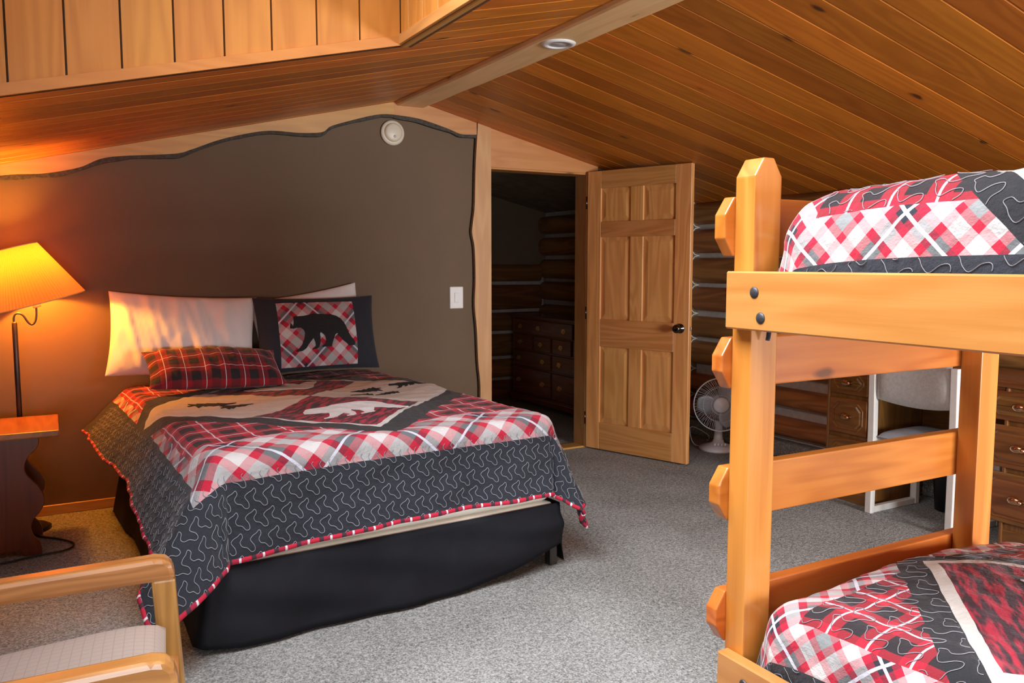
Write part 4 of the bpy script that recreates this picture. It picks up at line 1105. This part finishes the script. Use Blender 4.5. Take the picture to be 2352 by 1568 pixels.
lathe_o = from_bm('hub_cap', lathe_bm([(0, 0.094), (0.050, 0.092), (0.056, 0.084), (0.056, 0.078), (0, 0.078)], 32, None, fm), 'fanwhite', fan, (0, 0, 0), True)
from_bm('motor', lathe_bm([(0, -0.10), (0.04, -0.10), (0.060, -0.07), (0.062, -0.02), (0.03, 0.0), (0, 0.0)], 28, None, fm), 'fanwhite', fan, (0, 0, 0), True)
for k in range(3):
    bm = bmesh.new(); rows = []
    for i in range(8):
        r = 0.035 + 0.135 * i / 7; wd = 0.30 + 0.42 * math.sin(PI * min(1, 0.25 + i / 9))
        rows.append([bm.verts.new(fm @ Vector((r * math.cos(2 * PI * k / 3 + wd * s_), r * math.sin(2 * PI * k / 3 + wd * s_), 0.045 + 0.030 * s_))) for s_ in (-1, -0.5, 0, 0.5, 1)])
    for a, b in zip(rows[:-1], rows[1:]):
        for j in range(4): bm.faces.new((a[j], a[j + 1], b[j + 1], b[j]))
    solid(from_bm('blade', bm, 'fanblade', fan, (0, 0, 0), True), 0.002, 0)
tube('power_cord', spline([(0.05, 0.06, 0.03), (-0.06, 0.18, 0.006), (-0.03, 0.28, 0.10), (0.03, 0.30, 0.115), (0.10, 0.22, 0.06), (0.12, 0.24, 0.006), (0.16, 0.30, 0.006)], 8), 0.004, 'cord_white', fan)

# ------------------------------------------------------------------ desk on the log wall
DX, DXB = 4.0, 4.475
desk = thing('desk', 'dark oak kneehole desk with carved drawers against the log wall', 'desk', (4.24, 2.66, 0))
DO = (4.24, 2.66, 0)
box('desk_top', DX - 0.015, DXB, 1.965, 3.355, 0.782, 0.815, 'desk_y', desk, 0.007, DO)
def drawer(parent, yc, wy, z0, z1, org):
    d = box('drawer', DX - 0.016, DX + 0.002, yc - wy / 2, yc + wy / 2, z0, z1, 'desk_y', parent, 0.004, org)
    # raised octagonal field
    hy_, hz_ = wy / 2 - 0.022, (z1 - z0) / 2 - 0.022; c = 0.035
    bm = bmesh.new()
    def octo(hy2, hz2, c2, xx): return [bm.verts.new((xx, a, b)) for a, b in ((-hy2 + c2, -hz2), (hy2 - c2, -hz2), (hy2, -hz2 + c2), (hy2, hz2 - c2), (hy2 - c2, hz2), (-hy2 + c2, hz2), (-hy2, hz2 - c2), (-hy2, -hz2 + c2))]
    rings = [octo(hy_, hz_, c, -0.008), octo(hy_ - 0.004, hz_ - 0.004, c, -0.014), octo(hy_ - 0.014, hz_ - 0.014, c - 0.004, -0.011), octo(hy_ - 0.022, hz_ - 0.022, c - 0.008, -0.016)]
    for a, b in zip(rings[:-1], rings[1:]):
        for i in range(8): bm.faces.new((a[i], a[(i + 1) % 8], b[(i + 1) % 8], b[i]))
    bm.faces.new(rings[-1])
    from_bm('drawer_field', bm, 'desk_y', d)
    bm = bmesh.new()
    lathe_bm([(0, 0), (0.011, 0), (0.011, 0.004), (0.006, 0.012), (0.010, 0.018), (0.013, 0.026), (0.008, 0.033), (0, 0.034)], 14, bm, Matrix.Translation((-0.016, -0.022, 0)) @ Matrix.Rotation(R(-90), 4, 'Y'))
    lathe_bm([(0, 0), (0.016, 0.0), (0.020, 0.008), (0.016, 0.014), (0, 0.017)], 14, bm, Matrix.Translation((-0.016, 0.014, 0)) @ Matrix.Rotation(R(-90), 4, 'Y') @ Matrix.Scale(1.7, 4, (0, 1, 0)))
    from_bm('handle', bm, 'bronze', d, (0, 0, 0), True)
for yc in (3.192, 2.150):
    wy = 0.30
    pd = box('pedestal', DX + 0.002, DXB - 0.01, yc - wy / 2, yc + wy / 2, 0.0, 0.782, 'desk_z', desk, 0.003, DO)
    if yc < 3:
        pd.scale = (1, 1, 1)
    porg = Vector(DO) + Vector(pd.location)
    for s_ in (-1, 1): box('corner_post', DX - 0.012, DX + 0.006, yc + s_ * (wy / 2 - 0.009) - 0.009, yc + s_ * (wy / 2 - 0.009) + 0.009, 0.0, 0.782, 'desk_z', desk, 0.004, DO)
    for z0, z1 in ((0.625, 0.765), (0.395, 0.600), (0.125, 0.370)):
        drawer(desk, yc + (0.06 if yc < 3 else 0), wy - 0.045 if yc > 3 else wy + 0.05, z0, z1, DO)
    box('plinth', DX - 0.006, DX + 0.004, yc - wy / 2, yc + wy / 2, 0.0, 0.09, 'desk_y', desk, 0.003, DO)
box('back_panel', DXB - 0.03, DXB - 0.012, 2.30, 3.04, 0.30, 0.782, 'desk_y', desk, 0.002, DO)
box('apron_drawer', DX, DX + 0.02, 2.31, 3.035, 0.69, 0.782, 'desk_y', desk, 0.003, DO)

# desk chair
ch = thing('desk_chair', 'white framed chair with grey upholstered back pulled up to the desk', 'chair', (4.10, 2.735, 0))
CO = (4.10, 2.735, 0)
for yy in (2.972, 2.502):
    prism('leg', [(3.902, 0.0), (3.938, 0.0), (3.938, 0.46), (3.928, 0.855), (3.892, 0.855), (3.902, 0.46)], yy - 0.019, yy + 0.019, 'chairwhite', ch, (-CO[0], -CO[1], 0), 0.004)
    box('leg', 4.290, 4.326, yy - 0.019, yy + 0.019, 0, 0.42, 'chairwhite', ch, 0.004, CO)
    box('runner', 3.938, 4.290, yy - 0.017, yy + 0.017, 0.0, 0.036, 'chairwhite', ch, 0.004, CO)
    box('seat_rail', 3.938, 4.290, yy - 0.015, yy + 0.015, 0.385, 0.425, 'chairwhite', ch, 0.004, CO)
def chair_back():
    n, m_ = 24, 10; v = []
    for sgn in (-1, 1):
        for i in range(n + 1):
            a = -1 + 2 * i / n
            zb = 0.642 - 0.022 * (1 - a * a) + 0.020 * a * 0; zt = 0.880 + 0.012 * (1 - a * a)
            for k in range(m_ + 1):
                b = k / m_; z = zb + (zt - zb) * b
                bulge = 0.030 * (1 - abs(a) ** 6) ** 0.5 * (math.sin(PI * b)) ** 0.5
                v.append((3.915 - 0.035 * (b - 0.5) * 0 + sgn * bulge + 0.02 * (1 - a * a), 2.737 + a * 0.212, z))
    f = grid_faces(n + 1, m_ + 1); k = (n + 1) * (m_ + 1)
    mesh('backrest', v, np.concatenate([f, f[:, ::-1] + k]), 'chairgrey', ch, (-CO[0], -CO[1], 0), True)
chair_back()
def chair_seat():
    n = 24; s = np.linspace(-1, 1, n); U, T = np.meshgrid(s, s, indexing='ij')
    pr = np.clip(1 - np.abs(U) ** 4, 0, 1) ** 0.4 * np.clip(1 - np.abs(T) ** 4, 0, 1) ** 0.4
    X = 4.118 + U * 0.195; Y = 2.737 + T * 0.215; k = n * n
    v = np.concatenate([np.stack([X, Y, 0.432 + 0.045 * pr], -1).reshape(-1, 3), np.stack([X, Y, 0.432 - 0.012 * pr], -1).reshape(-1, 3)])
    f = grid_faces(n, n); mesh('seat', v, np.concatenate([f, f[:, ::-1] + k]), 'seatblue', ch, (-CO[0], -CO[1], 0), True)
chair_seat()
wb = thing('waste_bin', 'black round waste bin under the desk', 'waste bin', (4.36, 2.78, 0))
lathe('bin_body', [(0, 0.004), (0.085, 0.0), (0.105, 0.27), (0.108, 0.275), (0.100, 0.272), (0.082, 0.012), (0, 0.010)], 'bin', wb)

# ------------------------------------------------------------------ dresser in the closet
dr_ = thing('dresser', 'dark mahogany dresser with brass pulls inside the closet', 'dresser', (4.22, 6.42, 0))
RO = (4.22, 6.42, 0)
box('body', 4.012, 4.47, 5.66, 7.20, 0.06, 0.850, 'dresser', dr_, 0.004, RO)
box('top', 3.985, 4.475, 5.635, 7.225, 0.850, 0.878, 'dresser', dr_, 0.008, RO)
box('base_moulding', 3.988, 4.47, 5.645, 7.215, 0.050, 0.105, 'dresser', dr_, 0.008, RO)
for yy in (5.68, 7.14): box('foot', 3.995, 4.06, yy, yy + 0.07, 0.0, 0.052, 'dresser', dr_, 0.008, RO)
def pull(d, yy):
    bm = bmesh.new()
    pl = [(0.028, 0.012), (0.012, 0.022), (0, 0.016), (-0.012, 0.022), (-0.028, 0.012), (-0.032, -0.006), (-0.016, -0.020), (0, -0.026), (0.016, -0.020), (0.032, -0.006)]
    A = [bm.verts.new((-0.0101, yy + a, b)) for a, b in pl]; B = [bm.verts.new((-0.0125, yy + a, b)) for a, b in pl]
    bm.faces.new(B)
    for i in range(10): bm.faces.new((A[i], A[(i + 1) % 10], B[(i + 1) % 10], B[i]))
    tube_bm([(-0.014, yy - 0.022, 0.006), (-0.022, yy - 0.022, 0.004), (-0.026, yy - 0.012, -0.014), (-0.026, yy + 0.012, -0.014), (-0.022, yy + 0.022, 0.004), (-0.014, yy + 0.022, 0.006)], 0.003, 6, bm)
    from_bm('handle', bm, 'brass', d)
rows = [((0.700, 0.838), [(6.86, 7.17, [7.012]), (6.10, 6.82, [6.68, 6.24]), (5.69, 6.06, [5.87])]),
        ((0.550, 0.688), [(6.80, 7.17, [7.018]), (6.46, 6.76, [6.638]), (6.12, 6.43, [6.283]), (5.69, 6.08, [5.945])]),
        ((0.385, 0.535), [(6.46, 7.17, [7.04, 6.60]), (5.69, 6.43, [6.31, 5.88])]),
        ((0.125, 0.370), [(6.46, 7.17, [7.04, 6.60]), (5.69, 6.43, [6.30, 5.88])])]
for (z0, z1), ds_ in rows:
    for y0, y1, hs in ds_:
        d = box('drawer', 3.994, 4.013, y0, y1, z0, z1, 'dresser', dr_, 0.004, RO)
        for hh in hs: pull(d, hh - RO[1] - d.location.y)
